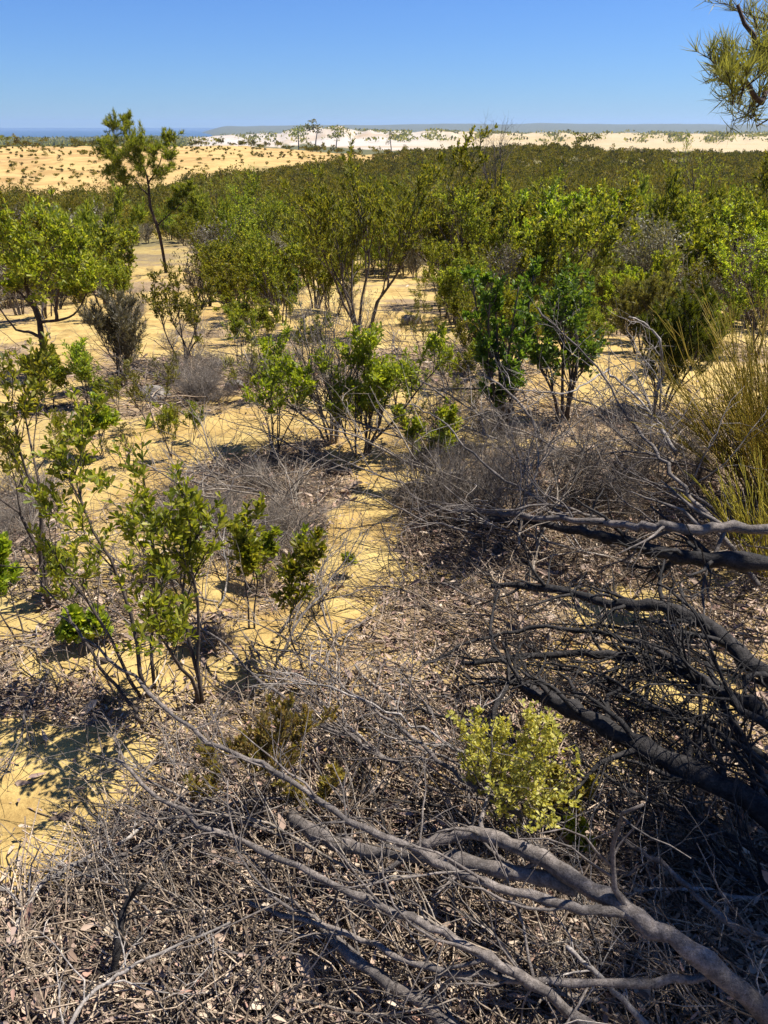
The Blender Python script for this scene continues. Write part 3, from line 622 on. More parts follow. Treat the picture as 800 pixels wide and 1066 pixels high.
limb(LB, 'grey broken branch crossing the litter at the foot of the dry olive shrub', [(420, 800, .12), (370, 770, .14), (320, 745, .1), (250, 690, .12), (200, 640, .1)], .009, .004, DEADM, 12, 12, .3)
limb(LB, 'black burnt limb running left across the middle right, its upper side grey', [(860, 740, .25), (780, 690, .3), (735, 650, .34), (690, 632, .34), (640, 628, .3), (570, 612, .24), (512, 610, .18)], .034, .012, CHAR, 13, 23, .32)
limb(LB, 'thickest black burnt limb at the lower right, slanting down to the shadowed corner', [(880, 960, .16), (800, 848, .2), (740, 812, .22), (680, 785, .24), (610, 745, .24), (560, 722, .2), (535, 705, .16)], .042, .020, CHAR, 14, 20, .3)
limb(LB, 'black limb between the two thick burnt ones at the right edge', [(870, 800, .22), (780, 735, .26), (710, 700, .28), (650, 685, .24), (580, 680, .2), (480, 690, .14)], .026, .009, CHAR, 15, 30, .34)
limb(LB, 'curved black limb crossing above the shaded ground at the right edge', [(860, 790, .36), (790, 750, .36), (730, 705, .34), (660, 668, .3), (600, 655, .24), (520, 660, .16), (440, 690, .1)], .015, .005, CHAR, 16, 30, .34)
limb(LB, 'black branch dropping steeply at the right edge onto the thickest burnt limb', [(830, 880, .16), (790, 800, .24), (760, 745, .3), (735, 690, .34)], .016, .009, CHAR, 17, 17, .3)
limb(LB, 'slender dark branch under the middle burnt limb, curling left towards the pale sand', [(800, 790, .16), (720, 745, .16), (660, 735, .14), (600, 700, .12), (540, 690, .1)], .010, .004, CHAR, 18, 27, .3)
limb(LB, 'grey-topped dark log lying below the golden rush clump', [(850, 590, .40), (740, 582, .34), (690, 574, .32), (640, 562, .28), (580, 548, .22), (500, 540, .14)], .036, .016, CHAR, 19, 13, .35)
limb(LB, 'pale grey log above the dark one, running level from the right thicket', [(870, 560, .44), (770, 548, .44), (700, 549, .42), (640, 546, .38), (560, 538, .3), (480, 530, .2), (430, 530, .1)], .026, .009, DEADM, 20, 10, .4)
limb(LB, 'arched bare branch dipping into the thicket below the slender dark-leaved shrub', [(566, 480, .0), (562, 455, .22), (545, 425, .4), (520, 400, .52), (500, 390, .58)], .013, .005, DEADM, 21, 10, .3)
limb(LB, 'pale crooked bare branch rising like an S in front of the fine dark bush', [(705, 470, .30), (685, 440, .42), (682, 415, .6), (690, 390, .75), (688, 360, .95), (676, 340, 1.05), (655, 330, 1.1)], .011, .004, DEADG, 22, 9, .4)
limb(LB, 'pale dead branch spreading left from the S-shaped one over the dark shrub', [(705, 475, .25), (670, 420, .5), (635, 390, .6), (632, 385, .62), (600, 405, .6), (560, 408, .6), (530, 402, .62)], .008, .003, DEADG, 23, 12, .4)
limb(LB, 'long pale dead branch slanting up to the left out of the right-hand thicket', [(790, 610, .1), (730, 530, .35), (690, 480, .45), (660, 440, .5), (620, 380, .75), (560, 320, 1.05)], .013, .004, DEADM, 24, 14, .5)
limb(LB, 'grey branch leaning left over the thicket towards the shadowed path', [(640, 570, .1), (560, 520, .3), (500, 480, .4), (460, 440, .5), (430, 420, .55)], .009, .003, DEADM, 25, 14, .4)
limb(LB, 'thin bare leaning stem from the litter up to the low bright sprig at the left', [(150, 752, .05), (110, 700, .22), (70, 640, .4), (30, 590, .52)], .008, .003, BK, 26, 8, .25)
limb(LB, 'broken grey stick under the bare sand patch, pointing at the long straight branch', [(60, 935, .05), (130, 890, .1), (180, 860, .12), (215, 830, .16)], .009, .005, DEADM, 27, 6, .2)
limb(LB, 'grey branch across the middle litter right of the dry olive shrub', [(560, 860, .16), (480, 810, .22), (420, 760, .22), (360, 715, .2), (330, 690, .18)], .009, .003, DEADM, 28, 16, .34)
limb(LB, 'thin grey branch rising left from the shaded sprigs into the middle litter', [(520, 800, .12), (460, 770, .18), (380, 730, .22), (300, 700, .24)], .006, .003, DEADG, 29, 12, .3)
limb(LB, 'dark twisting branch beside the left of the pale yellow-green shrub', [(500, 790, .08), (515, 740, .18), (530, 700, .22), (510, 660, .26), (520, 615, .24)], .010, .005, CHAR, 30, 17, .28)
limb(LB, 'grey branch across the shaded lower right corner, below the black limbs', [(840, 1000, .12), (760, 960, .16), (690, 900, .16), (640, 870, .12)], .010, .005, DEADM, 31, 10, .25)
limb(LB, 'pale stick lying across the right edge beneath the shaded corner', [(850, 930, .05), (780, 935, .08), (720, 925, .08), (650, 930, .06)], .007, .004, DEADG, 32, 7, .2)

NEAR_MARKS = [('the thickest grey branch', 680, 970), ('the thickest grey branch bend', 520, 880), ('the pale yellow-green shrub', 542, 820), ('the dry olive shrub', 290, 790), ('the bare sand patch', 50, 820), ('the burnt stick', 125, 980), ('the whitish forked stick', 40, 940),
 ('the level grey branch', 500, 1015), ('the stout bottom limb', 400, 1035), ('the bottom left corner', 25, 1050), ('the bottom right corner', 785, 1045), ('the shaded corner', 710, 880), ('the thickest burnt limb', 690, 790), ('the middle burnt limb', 680, 635), ('the dark log', 700, 575),
 ('the pale log', 600, 545), ('the golden rush clump', 765, 480), ('the S-shaped bare branch', 690, 430), ('the glossy dark shrub', 590, 430), ('the slender dark shrub', 522, 450), ('the leaning small shrub', 460, 490), ('the shadowed path', 385, 555), ('the crooked leaning stem', 315, 680),
 ('the broad bright shrub', 150, 700), ('the two-stemmed shrub', 210, 700), ('the left edge sprig', 22, 650), ('the tall left shrub', 52, 610), ('the full lime-green shrub', 380, 470), ('the narrow lime-green shrub', 287, 470), ('the flattened brushwood', 265, 530), ('the whitish rock', 298, 390), ('the weathered rock', 160, 415), ('the sloping black limb', 470, 690), ('the arching grey branch', 280, 880), ('the long straight branch', 380, 940)]
FAR_MARKS = [('the tallest tree', 172, 278), ('the gnarled tree', 50, 330), ('the many-stemmed tree', 380, 320), ('the slender dark shrub', 522, 360), ('the dark leafy shrub', 622, 285), ('the boulders', 735, 290), ('the leafless tree', 513, 215), ('the golden rush clump', 760, 360), ('the brown-legged shrub', 462, 325), ('the wiry brown bush', 130, 370), ('the grey dead shrub', 340, 380), ('the left edge', 0, 230), ('the right edge', 800, 230), ('the glossy dark shrub', 590, 350), ('the pale open sand', 270, 320)]
def spot(px, py, marks):
    m = min(marks, key=lambda q: (q[1] - px) ** 2 + 2.5 * (q[2] - py) ** 2); dx, dy = px - m[1], py - m[2]
    far = math.hypot(dx, dy) > 55
    if m[0] in ('the left edge', 'the right edge'): return 'at ' + m[0]
    if math.hypot(dx, dy) < 14: return 'right against ' + m[0]
    if abs(dx) > abs(dy) * 1.2: w_ = 'left of' if dx < 0 else 'right of'
    else: w_ = 'behind' if dy < 0 else 'in front of'
    return ('well ' if far and 'of' in w_ and w_ != 'in front of' else ('far ' if far else '')) .replace('far ', 'some way ') + w_ + ' ' + m[0]

limb(LB, 'thin black branch looping between the middle burnt limb and the pale sand', [(830, 720, .2), (760, 700, .26), (700, 668, .24), (620, 650, .2), (560, 652, .14)], .009, .003, CHAR, 41, 20, .3)
limb(LB, 'thin black branch hanging just above the thickest burnt limb', [(840, 830, .26), (760, 770, .3), (690, 740, .3), (620, 700, .26), (560, 690, .2)], .010, .003, CHAR, 42, 22, .3)
limb(LB, 'black branch reaching from the shaded corner towards the pale yellow-green shrub', [(820, 905, .12), (740, 860, .16), (670, 830, .18), (600, 790, .18)], .011, .004, CHAR, 43, 20, .28)
limb(LB, 'black branch with dense twigs lying low across the shaded corner', [(840, 960, .08), (770, 905, .1), (700, 880, .12), (630, 850, .1)], .012, .004, CHAR, 44, 22, .28)
limb(LB, 'dark branch curving left over the litter above the thick grey limb', [(560, 800, .16), (500, 760, .2), (440, 740, .18), (380, 740, .14)], .007, .003, CHAR, 45, 16, .26)

# ------------------------------------------------------------------ repeated dead brush: fallen boughs and dead bushes
def copy_tree(src, P, rz, s, label=None, name=None, tilt=(0, 0)):
    c = src.copy(); COL.objects.link(c); c.location = P; c.rotation_euler = (tilt[0], tilt[1], rz); c.scale = (s, s, s)
    if label: c['label'] = label
    for ch in src.children:
        d = ch.copy(); COL.objects.link(d); d.parent = c
    return c
def place_first(root, P, rz, s): root.location = P; root.rotation_euler = (0, 0, rz); root.scale = (s, s, s)
def dead_bough(seed, L=1.0, mat=DEADM):
    rng = np.random.default_rng(seed); root = empty('dead_bough'); g = Geo()
    A, RA = branch_batch(rng, np.array([[0, 0, .03]]), np.array([[1, 0, .12]]), np.array([L]), np.array([.009 * L]), 12, .14, -.01, .3); A[..., 2] = np.abs(A[..., 2]) * .8 + .01
    tubes(g, A, RA, 6); g.build('limb', mat, root, True); g = Geo()
    p, d, ln, r = spawn(rng, A, RA, 10, .1, 1, (.4, .95), (.3, .75), np.array([L]), .6, .06, .5)
    B, RB = branch_batch(rng, p, d, ln, r, 7, .16, .0, .35); B[..., 2] = np.abs(B[..., 2]); tubes(g, B, RB, 4)
    p, d, ln, r = spawn(rng, B, RB, 3, .15, 1, (.4, 1.), (.35, .7), ln, .65, .02, .3)
    C, RC = branch_batch(rng, p, d, ln, np.maximum(r, .0019), 5, .18, 0, .4); C[..., 2] = np.abs(C[..., 2]); tubes(g, C, RC, 3)
    g.build('twigs', mat, root); return root
protos = [dead_bough(200 + i, 1.0, [DEADM, DEADG, GREYT, DEADM, CHAR, DEADM][i]) for i in range(6)]
rng = np.random.default_rng(77); used = [False] * 6
def bough_label(px, py, k, sz):
    tone = ['grey', 'pale', 'ashen', 'brownish grey', 'black burnt', 'weathered'][k]
    return '%s %s dead bough %s' % ('small' if sz < .5 else ('large' if sz > .72 else 'mid-sized'), tone, spot(px, py, NEAR_MARKS))
def put_bough(px, py, s, k=None, h=0.0, heavy=False):
    k = int(rng.choice(6, p=[.26, .16, .2, .24, .05, .09])) if k is None else k
    Pp = hit(px, py); lab = bough_label(px, py, k, s); rz = rng.uniform(0, 2 * pi) if rng.random() < .4 else rng.normal(2.5, .6)
    if not used[k]:
        used[k] = True; place_first(protos[k], tuple(Pp + np.array([0, 0, h])), rz, s); o = protos[k]; o['label'] = lab
    else: o = copy_tree(protos[k], tuple(Pp + np.array([0, 0, h])), rz, s, lab, tilt=(rng.normal(0, .08), rng.normal(-.05, .12)))
    o['category'] = 'branch'; o['group'] = lab[:1].lower() + lab[1:]
    return o
for _ in range(70):     # foreground litter
    px, py = rng.uniform(-20, 820), rng.uniform(690, 1120)
    if px < 215 and 705 < py < 930: continue
    if px > 560 and 640 < py < 800 and rng.random() < .6: continue
    put_bough(px, py, rng.uniform(.3, .75), h=rng.uniform(0, .08))
for _ in range(30):
    px, py = rng.uniform(-10, 560), rng.uniform(590, 700)
    if px < 140 and py > 670: continue
    if 330 < px < 420 and py < 620: continue
    put_bough(px, py, rng.uniform(.35, .7))
for _ in range(34):     # thicket on the right
    px, py = rng.uniform(420, 810), rng.uniform(440, 610) if rng.random() < .7 else rng.uniform(440, 540)
    put_bough(px, py, rng.uniform(.6, 1.1), h=rng.uniform(0, .2), k=int(rng.choice([0, 1, 2, 3, 4, 5], p=[.25, .15, .3, .15, .1, .05])))
for _ in range(20):
    px, py = rng.uniform(180, 345), rng.uniform(482, 580)
    put_bough(px, py, rng.uniform(.5, .9), k=int(rng.choice([0, 2])), h=rng.uniform(0, .08))
for _ in range(34):
    px, py = rng.uniform(30, 520), rng.uniform(330, 470)
    put_bough(px, py, rng.uniform(.35, .9), k=int(rng.choice([0, 2, 3, 5])))
for _ in range(6): put_bough(rng.uniform(-5, 45), rng.uniform(505, 580), rng.uniform(.5, .8), k=2)

def dead_bush(seed, H=.6, S=.45, mat=GREYT, stems=10):
    rng = np.random.default_rng(seed); root = empty('dead_bush')
    gs, gl, _, _ = plant_parts(rng, 'bare', H, S, stems=stems, mat='grey', wood=mat)
    g = Geo()
    for q in gs:
        for V in q.V: g.V.append(V)
        off = 0
        for F, C in zip(q.F, q.C): g.F.append(F + g.n); g.C.append(C)
        g.n += q.n
    g.build('stems', mat, root); return root
bprot = [dead_bush(300, .6, .5), dead_bush(301, .55, .6, DEADM, 9), dead_bush(302, .4, .6, GREYT, 12), dead_bush(303, .5, .4, BK, 8)]
bused = [False] * 4
def put_bush(px, py, s, k, label, sz=1.0):
    Pp = hit(px, py); rz = rng.uniform(0, 2 * pi)
    if not bused[k]: bused[k] = True; o = bprot[k]; place_first(o, tuple(Pp), rz, s)
    else: o = copy_tree(bprot[k], tuple(Pp), rz, s)
    o.scale = (s, s, s * sz); _l = '%s %s %s' % ('small' if s < .62 else ('wide' if s > .8 else 'knee-high'), label, spot(px, py, NEAR_MARKS if py > 360 else FAR_MARKS)); o['label'] = _l; o['category'] = 'dead shrub'; o['group'] = _l
for _ in range(26): put_bush(rng.uniform(430, 800), rng.uniform(455, 548), rng.uniform(.55, 1.0), int(rng.choice([0, 1, 2, 3])), 'tangled leafless bush')
for _ in range(16): put_bush(rng.uniform(180, 345), rng.uniform(490, 580), rng.uniform(.5, .8), 2, 'flattened grey brushwood bush', .55)
for _ in range(7): put_bush(rng.uniform(-10, 40), rng.uniform(505, 585), rng.uniform(.5, .8), 2, 'flattened brushwood bush', .6)
for _ in range(14): put_bush(rng.uniform(150, 320), rng.uniform(375, 425), rng.uniform(.5, .9), int(rng.choice([0, 1, 2])), 'dead grey twig bush', .6)
for _ in range(30): put_bush(rng.uniform(110, 500), rng.uniform(278, 350), rng.uniform(.4, .9), int(rng.choice([0, 1, 2])), 'spreading low dead bush', .5)
for _ in range(34): put_bush(rng.uniform(110, 520), rng.uniform(284, 420), rng.uniform(.3, .7), int(rng.choice([0, 1, 2, 3])), 'scrubby leafless bush', .7)
for _ in range(12): put_bush(rng.uniform(395, 520), rng.uniform(345, 470), rng.uniform(.4, .8), int(rng.choice([1, 2])), 'low dead bush', .4)
for _ in range(9): put_bush(rng.uniform(200, 330), rng.uniform(288, 312), rng.uniform(1., 1.6), 2, 'low grey dead bush', .4)
for _ in range(12): put_bush(rng.uniform(140, 420), rng.uniform(600, 690), rng.uniform(.2, .4), 3, 'leafless brown bush')

sprot = []
for i in range(4):
    r0_ = np.random.default_rng(700 + i); rt = empty('thin_shrub')
    gs, gl, lm, wm = plant_parts(r0_, 'tuft', 1., .42, stems=3 + i % 2, dens=[.35, .5, .25, .45][i], mat=['broad', 'mid', 'olive', 'broad'][i], L=.05, W=.018, t1=.3)
    for g in gs: g.build('stem', wm, rt)
    gl.build('foliage', lm, rt); sprot.append([rt, False])
for q in range(44):
    px, py = (rng.uniform(105, 470), rng.uniform(288, 430)) if q < 26 else ((rng.uniform(470, 640), rng.uniform(330, 440)) if q < 34 else (rng.uniform(60, 200), rng.uniform(420, 500)))
    k = int(rng.integers(0, 4)); Pp = hit(px, py); s = rng.uniform(.22, .62); rz = rng.uniform(0, 6.28)
    if not sprot[k][1]: sprot[k][1] = True; o = sprot[k][0]; place_first(o, tuple(Pp), rz, s)
    else: o = copy_tree(sprot[k][0], tuple(Pp), rz, s)
    _l = '%s %s %s' % ('tiny' if s < .45 else ('waist-high' if s > .65 else 'low'), ['sparse green seedling shrub', 'leafy dull green seedling shrub', 'nearly bare olive seedling shrub', 'bright green seedling shrub'][k], spot(px, py, NEAR_MARKS if py > 400 else FAR_MARKS))
    o['label'] = _l; o['category'] = 'shrub'; o['group'] = _l

# ------------------------------------------------------------------ rocks
def rock_mat():
    m, n, l, P, O = newmat('weathered_rock'); tc = n.new('ShaderNodeTexCoord'); a = noise(n, l, 9, 7, .7, tc.outputs['Object'])
    r = ramp(n, [(.3, (.07, .058, .05)), (.5, (.19, .165, .14)), (.7, (.34, .30, .25))]); l.new(a, r.inputs['Fac']); l.new(r.outputs['Color'], P.inputs['Base Color']); P.inputs['Roughness'].default_value = .9
    bp = n.new('ShaderNodeBump'); bp.inputs['Distance'].default_value = .03; l.new(a, bp.inputs['Height']); l.new(bp.outputs[0], P.inputs['Normal']); return m
RM = rock_mat()
def rock(px, py, wpx, label, seed, flat=.6):
    import bmesh
    rng = np.random.default_rng(seed); Pp = hit(px, py); _, _, f = project(*Pp); s = wpx * f / FPX / 2
    bm = bmesh.new(); bmesh.ops.create_icosphere(bm, subdivisions=4, radius=1.0)
    dirs = nrm(rng.normal(0, 1, (9, 3))); off = rng.uniform(.62, .92, 9)
    for v in bm.verts:
        c = np.array(v.co); k = 1.0
        for dd, o in zip(dirs, off):
            q = float(c @ dd)
            if q > o: c = c - dd * (q - o) * .85      # broken faces
        k = 1 + .12 * (float(fbm(c[0] * 2 + 9, c[1] * 2 + c[2], seed)) - .45)
        v.co = (c[0] * s * k, c[1] * s * .8 * k, c[2] * s * flat * k + s * flat * .3)
    me = bpy.data.meshes.new('rock'); bm.to_mesh(me); bm.free(); me.materials.append(RM)
    for p in me.polygons: p.use_smooth = True
    o = link('rock', me); o.location = tuple(Pp); tag(o, label, 'rock')
rock(745, 292, 42, 'large pale grey boulder among shrubs on the right, below the green heath', 1, .7)
rock(716, 275, 26, 'smaller pale rock behind the large boulder on the right', 2)
rock(690, 305, 22, 'flat dark rock at the left foot of the large boulder', 3, .4)
rock(428, 338, 22, 'rounded grey rock at the edge of the open sand, right of the many-stemmed tree', 4, .8)
rock(160, 415, 38, 'weathered grey rock in the dead brush above the open sand band, leftmost one', 5, .55)
rock(298, 390, 30, 'whitish grey rock between the two lime-green shrubs', 6, .7)
rock(245, 405, 22, 'dark grey rock in the dead brush left of the narrow lime-green shrub', 7, .7)
rock(620, 280, 20, 'small pale stone in a sandy gap under the dark leafy shrub', 8, .5)
rock(70, 660, 10, 'small grey stone in the litter at the lower left', 9, .6)

# ------------------------------------------------------------------ the heath: individual shrubs out to the first rise
HP = []
def heath_proto(kind, seed, H, S, stems, name, **kw):
    rng = np.random.default_rng(seed); root = empty(name)
    gs, gl, lm, wm = plant_parts(rng, kind, H, S, stems=stems, **kw)
    g = Geo()
    for q in gs:
        for V in q.V: g.V.append(V)
        for F, C in zip(q.F, q.C): g.F.append(F + g.n); g.C.append(C)
        g.n += q.n
    g.build('stems', wm, root)
    if kw.get('dens', 1) > 0: gl.build('foliage', lm, root)
    return root
specs = [  # name, look words, how it grows
 ('green_shrub', 'rounded green shrub', dict(kind='broad', H=1.9, S=1.05, stems=6, mat='mid', L=.07, W=.03, dens=.95, t1=.14)),
 ('yellow_green_shrub', 'bright yellow-green shrub', dict(kind='broad', H=1.7, S=.9, stems=6, mat='broad', L=.07, W=.03, dens=.95, t1=.16)),
 ('upright_shrub', 'tall upright green shrub', dict(kind='broad', H=2.5, S=.9, stems=5, mat='mid', L=.07, W=.03, dens=1., t1=.22)),
 ('olive_shrub', 'fine-leaved olive shrub', dict(kind='fine', H=1.8, S=1.05, stems=7, mat='olive', L=.10, W=.015, dens=.8, t1=.12)),
 ('olive_shrub', 'wispy tall olive shrub', dict(kind='fine', H=2.6, S=1.05, stems=6, mat='mid', L=.11, W=.017, dens=.8, t1=.2)),
 ('grey_shrub', 'grey half-bare shrub', dict(kind='bare', H=1.9, S=.95, stems=9, mat='grey', L=.06, W=.02, per=7, wood=GREYT)),
 ('low_bush', 'low dark green bush', dict(kind='broad', H=1.0, S=.9, stems=7, mat='dark', L=.07, W=.03, dens=.9, t1=.1)),
 ('leggy_shrub', 'leggy bright green shrub', dict(kind='broad', H=2.1, S=.8, stems=4, mat='broad', L=.075, W=.032, dens=1.1, t1=.35)),
]
for i, (nm, look, sp) in enumerate(specs):
    for v in range(2):
        q = dict(sp); k = q.pop('kind'); r_ = heath_proto(k, 400 + i * 7 + v, q.pop('H'), q.pop('S'), q.pop('stems'), nm, **q); HP.append([r_, look, False])
rng = np.random.default_rng(2024)
CLEAR = [(172, 305, 52, 58, 1.2), (235, 262, 22, 20, 1), (290, 325, 190, 36, .93), (110, 345, 120, 50, .97), (405, 350, 75, 60, 1), (230, 300, 130, 18, 1), (545, 320, 30, 50, .6), (590, 262, 44, 26, 1), (705, 292, 60, 26, 1), (520, 300, 26, 16, 1), (650, 262, 24, 12, 1), (455, 285, 24, 12, 1), (120, 262, 26, 10, 1), (215, 265, 36, 14, 1), (230, 450, 260, 90, 1)]
cand = []
# best-candidate scatter in ground polar coordinates
NC = 45000
d_ = 6.8 * (60 / 6.8) ** (rng.random(NC) ** .62); a_ = np.radians(rng.uniform(-31, 31, NC)); x_ = d_ * np.sin(a_); y_ = d_ * np.cos(a_); z_ = terrain(x_, y_)
px_, py_, f_ = project(x_, y_, z_); ok = (rng.random(NC) >= ell(px_, py_, CLEAR)) & ~((py_ > 405) | ((px_ < 500) & (d_ < 9.5)) | ((px_ > 740) & (py_ > 345)) | ((px_ < 470) & (py_ > 335)))
ok &= ~((d_ < 9.5) & (rng.random(NC) < .35)); ok &= ~((fbm(x_ / 4., y_ / 4., 91) < np.where(d_ < 45, np.where(px_ < 480, .475, .455), .41)) & (py_ > 185) & ~((px_ > 480) & (py_ > 310)))
acc = np.zeros((0, 2))
for q in np.nonzero(ok)[0]:
    if len(cand) >= 1000: break
    md = .55 + .009 * d_[q]
    if len(acc) and np.min((acc[:, 0] - x_[q]) ** 2 + (acc[:, 1] - y_[q]) ** 2) < md * md: continue
    acc = np.vstack([acc, [x_[q], y_[q]]]); cand.append((float(x_[q]), float(y_[q]), float(z_[q]), float(px_[q]), float(py_[q]), float(d_[q])))
cand.sort(key=lambda c: c[5]); cand = cand[:640]
heath_far_from = cand[-1][5]
print('heath individuals', len(cand), 'out to', heath_far_from, file=open('/tmp/dbg.txt', 'w')) if 0 else None
kcount = {}
hl = []
def zone(px, py, d, s):
    band = 'front' if d < 15 else ('middle' if d < 25 else 'back')
    side = spot(px, py, FAR_MARKS)
    size = 'small ' if s < .74 else ('big ' if s > .94 else '')
    return side, band, size
for (x, y, z, px, py, d) in cand:
    greyp = .32 if px < 120 else (.20 if px < 450 else .19)
    u = rng.random() * .85; pick = 5 if u < greyp else int(rng.choice([0, 1, 2, 3, 4, 6, 7], p=[.20, .22, .15, .09, .12, .07, .15]))
    if d < 13 and pick in (2, 4): pick = 0
    e = HP[pick * 2 + int(rng.random() < .5)]; look = e[1]
    s = (.48 + .66 * rng.random() ** 1.2) * (.72 if d < 14 else 1) * (.9 if d > 40 else 1)
    if pick == 6: s *= .9
    if d < 10: s *= .72
    Hk = specs[pick][2]['H']; cap = rng.uniform(150, 190) + (10 if d > 30 else 0)
    while s > .3 and float(project(x, y, z + Hk * s * 1.12)[1]) < cap: s *= .93
    side, band, size = zone(px, py, d, s); lab = '%s%s, %s of heath, %s' % (size, look, band, side); lab = lab if len(lab.split()) <= 16 else lab.replace('some way ', '') 
    if not e[2]: e[2] = True; o = e[0]; place_first(o, (x, y, z - .03), rng.uniform(0, 6.28), s)
    else: o = copy_tree(e[0], (x, y, z - .03), rng.uniform(0, 6.28), s, name=None)
    o.scale = (s, s, s * rng.uniform(.88, 1.15)); o['label'] = lab; o['category'] = 'shrub'; o['group'] = lab[0].lower() + lab[1:]

# beyond them the heath runs on as one mass
def far_heath():
    rng = np.random.default_rng(9); g = Geo(); gs = Geo(); n = 0
    P = []; 
    d0 = heath_far_from
    N = 15000
    d = d0 * (262 / d0) ** (rng.random(N) ** .8); az = np.radians(rng.uniform(-33, 33, N)); x = d * np.sin(az); y = d * np.cos(az); z = terrain(x, y)
    deg = np.degrees(az); px, py, f = project(x, y, z)
    nz = fbm(x / 4., y / 4., 91); keep = (nz > .41) | ((d > 120) & (nz > .33))
    n2 = fbm(x / 12, y / 12, 92) - .47; dlo = 106 + 80 * sstep(-24, 1, deg) ** 1.2 + 50 * n2; yel = (d > dlo) & (d < 255) & (deg < 0 + 10 * n2); 
    keep &= ~(yel & (rng.random(N) > .16 + .30 * (d < dlo + 10) + .25 * (fbm(x / 14, y / 14, 93) > .52)))
    clr = (np.abs(deg - 17) < 3) & (d > 182) & (d < 232) & (fbm(x / 9, y / 9, 81) > .44); keep &= ~clr
    x, y, z, d, deg, yel = x[keep], y[keep], z[keep], d[keep], deg[keep], yel[keep]
    M = len(x); ys = rng.uniform(.18, .6, M); S = rng.uniform(.7, 1.5, M) * np.where(yel, ys, 1); Hh = (.7 + 1.9 * rng.random(M) ** 1.6) * np.where(yel, ys, 1)
    k = 110
    a = rng.normal(0, 1, (M, k, 3)); a = nrm(a) * rng.random((M, k, 1)) ** .35
    # several lobes per crown for an uneven outline
    lob = rng.normal(0, .45, (M, 4, 3)); li = rng.integers(0, 4, (M, k)); c = lob[np.arange(M)[:, None], li]
    q = c + a * .55
    p = np.stack([x[:, None] + q[..., 0] * S[:, None], y[:, None] + q[..., 1] * S[:, None], z[:, None] + Hh[:, None] * (.55 + .38 * q[..., 2])], -1)
    dd = nrm(rng.normal(0, .5, (M, k, 3)) + np.array([0, 0, .8])) 
    sz = ((.11 + .0014 * d) * np.where(yel, .55, 1))[:, None] * np.ones((M, k))
    leaves(g, rng, p.reshape(-1, 3), dd.reshape(-1, 3), sz.reshape(-1, 1), sz.reshape(-1, 1) * .5, 'quad', 0, .5)
    o = g.build('far_heath', MG['farg']); tag(o, 'mass of low green heath covering the far slope up to the dunes', 'heath', kind='stuff')
    print('far heath shrubs', M)
far_heath()
# dark scattered scrub on the plain and on the white dunes
def plain_scrub():
    rng = np.random.default_rng(10); g = Geo(); N = 5200
    d = 1200 * (2700 / 1200) ** rng.random(N); deg = rng.uniform(-31, 31, N); az = np.radians(deg); x = d * np.sin(az); y = d * np.cos(az); z = terrain(x, y)
    m = fbm(deg * .9, d / 260., 77); keep = (m > .58) | (rng.random(N) < .05) | (deg < -13)
    x, y, z = x[keep], y[keep], z[keep]; M = len(x); k = 10; S = rng.uniform(2, 6, (M, 1))
    p = np.stack([x[:, None] + rng.normal(0, 1, (M, k)) * S * 1.2, y[:, None] + rng.normal(0, 1, (M, k)) * S, z[:, None] + rng.uniform(.1, .8, (M, k)) * S * .7], -1)
    dd = nrm(rng.normal(0, .6, (M, k, 3)) + np.array([0, 0, .6]))
    leaves(g, rng, p.reshape(-1, 3), dd.reshape(-1, 3), np.repeat(S, k, 1).reshape(-1, 1) * .9, np.repeat(S, k, 1).reshape(-1, 1) * .7, 'quad')
    tag(g.build('plain_scrub', MG['farg']), 'dark scrub scattered over the far plain and white dunes', 'scrub', kind='stuff')
plain_scrub()
# a few trees standing in front of the white dunes
def far_tree(px, topy, dist, wpx, label, seed):
    rng = np.random.default_rng(seed); az = math.atan((px - CX) / FPX / 1.0) ; x = dist * sin(az * .98); y = dist * cos(az); z = float(terrain(x, y))
    lo, hi = 0, 60
    for _ in range(30):
        m = (lo + hi) / 2
        if float(project(x, y, z + m)[1]) > topy: lo = m
        else: hi = m
    H = max(lo, 2.5); _, _, f = project(x, y, z); S = wpx * float(f) / FPX / 2
    root = empty('dune_tree', (x, y, z)); tag(root, label, 'tree', 'trees before the white dunes')
    g = Geo(); tubes(g, *branch_batch(rng, np.array([[0, 0, -.2]]), np.array([[.05, 0, 1]]), np.array([H * .8]), np.array([H * .03]), 6, .06), 5); g.build('trunk', BKT, root)
    k = 260; c = rng.normal(0, .5, (7, 3)); a = nrm(rng.normal(0, 1, (k, 3))) * rng.random((k, 1)) ** .4 * .5 + c[rng.integers(0, 7, k)]
    p = np.stack([a[:, 0] * S, a[:, 1] * S, H * (.74 + .22 * np.clip(a[:, 2], -1.2, 1.1))], -1); g = Geo()
    leaves(g, rng, p, nrm(rng.normal(0, 1, (k, 3))), S * .22, S * .14, 'quad'); g.build('crown', MG['farg'], root)
for i, (px, ty, dist, wp, lb) in enumerate([(318, 128, 900, 18, 'leftmost of the three dark trees standing before the white dunes'), (334, 125, 880, 20, 'tallest middle tree of the three standing before the white dunes'), (354, 129, 900, 20, 'rightmost of the three dark trees before the white dunes'),
        (407, 135, 330, 12, 'small thin tree before the white dunes, right of the group of three'), (38, 138, 235, 12, 'lone dark green tree on the yellow slope at the far left'), (592, 137, 258, 26, 'broad low tree on the crest right of the centre')]):
    far_tree(px, ty, dist, wp, lb, 600 + i)

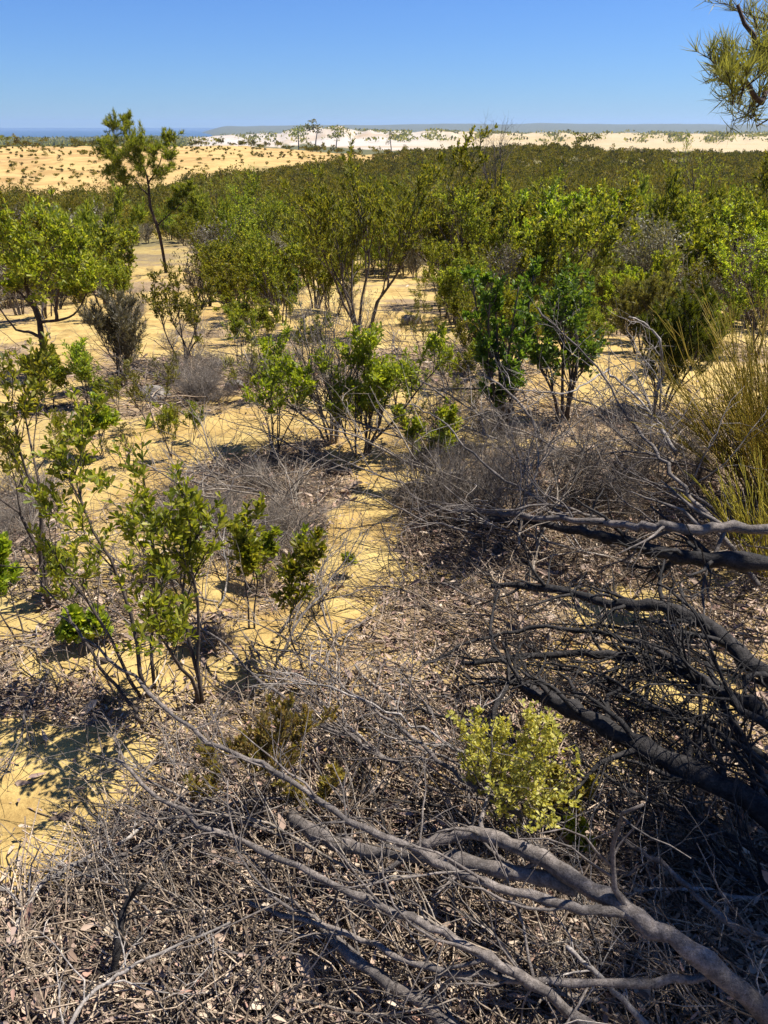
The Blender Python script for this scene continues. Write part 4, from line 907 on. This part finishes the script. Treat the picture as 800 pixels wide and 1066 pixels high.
# ------------------------------------------------------------------ litter
def scatter_ground(rng, N, y0, y1, dens, x0=-30, x1=830):
    """random ground points, spaced evenly in the picture, kept where there is litter"""
    r_ = rng.uniform(0, 1, N); px = rng.uniform(x0, x1, N); py = y0 + (y1 - y0) * r_
    a = (px - CX) / FPX; b = (CY - py) / FPX
    rx = a; ry = cos(PITCH) + b * sin(PITCH); rz = -sin(PITCH) + b * cos(PITCH)
    t = -CAMZ / rz
    for _ in range(12):
        x = rx * t; y = ry * t; t = t + (terrain(x, y) - (CAMZ + rz * t)) / rz * .8
    x = rx * t; y = ry * t; z = terrain(x, y)
    c = litter_cover(x, y, z); k = rng.random(N) < dens(c)
    return x[k], y[k], z[k], c[k]
def litter():
    rng = np.random.default_rng(50)
    g = Geo()
    for N, y0, y1, s in ((74000, 640, 1110, 1.15), (36000, 420, 640, 1.3), (12000, 290, 420, 1.8)):
        x, y, z, c = scatter_ground(rng, N, y0, y1, lambda c: np.maximum(np.clip(c * 1.25 - .08, 0, 1) ** 1.5, .03))
        M = len(x); p = np.stack([x, y, z + rng.exponential(.016, M)], -1); d = nrm(rng.normal(0, 1, (M, 3)) * np.array([1, 1, .35]))
        q = rng.lognormal(-.25, .5, (M, 1)); leaves(g, rng, p, d, .025 * s * q, .0078 * s * q, 'broad', 0, 1.1)
    tag(g.build('leaf_litter', flake_mat('dead_leaf', [(.06, .04, .03), (.17, .12, .088), (.29, .20, .145), (.38, .28, .20), (.50, .40, .29), (.33, .19, .135), (.24, .19, .16)])), 'brown and buff dead leaves strewn over the ground', 'litter', kind='stuff')
    g = Geo()
    for N, y0, y1, L, r, pw in ((9000, 640, 1110, .15, .0019, 1.2), (3200, 640, 1110, .32, .0032, 1.2), (10000, 440, 640, .22, .0022, 1.4), (6500, 290, 440, .35, .004, 1.8)):
        x, y, z, c = scatter_ground(rng, N, y0, y1, lambda c: np.clip(c * 1.25 - .12, .004, 1) ** pw)
        M = len(x); a = rng.normal(2.6, .9, M) ; d = np.stack([np.cos(a), np.sin(a), rng.normal(.03, .2, M)], -1)
        P, Rr = branch_batch(rng, np.stack([x, y, z + .006 + rng.exponential(.02, M)], -1), d, L * rng.uniform(.4, 1.4, M), r * rng.uniform(.6, 1.5, M), 5, .2, 0, .5)
        zz = terrain(P[..., 0], P[..., 1]); P[..., 2] = np.maximum(P[..., 2], zz + .003); tubes(g, P, Rr, 3)
    tag(g.build('twig_litter', TWIGM), 'thin dead grey and brown twigs matted over the ground', 'litter', kind='stuff')
litter()
build_haze()
for o in bpy.data.objects:
    if o.get('label') and not o.parent and len(o['label'].split()) > 16: print('LONG', o['label'])
print('polys', sum(len(m.polygons) for m in bpy.data.meshes), 'objects', len(bpy.data.objects))
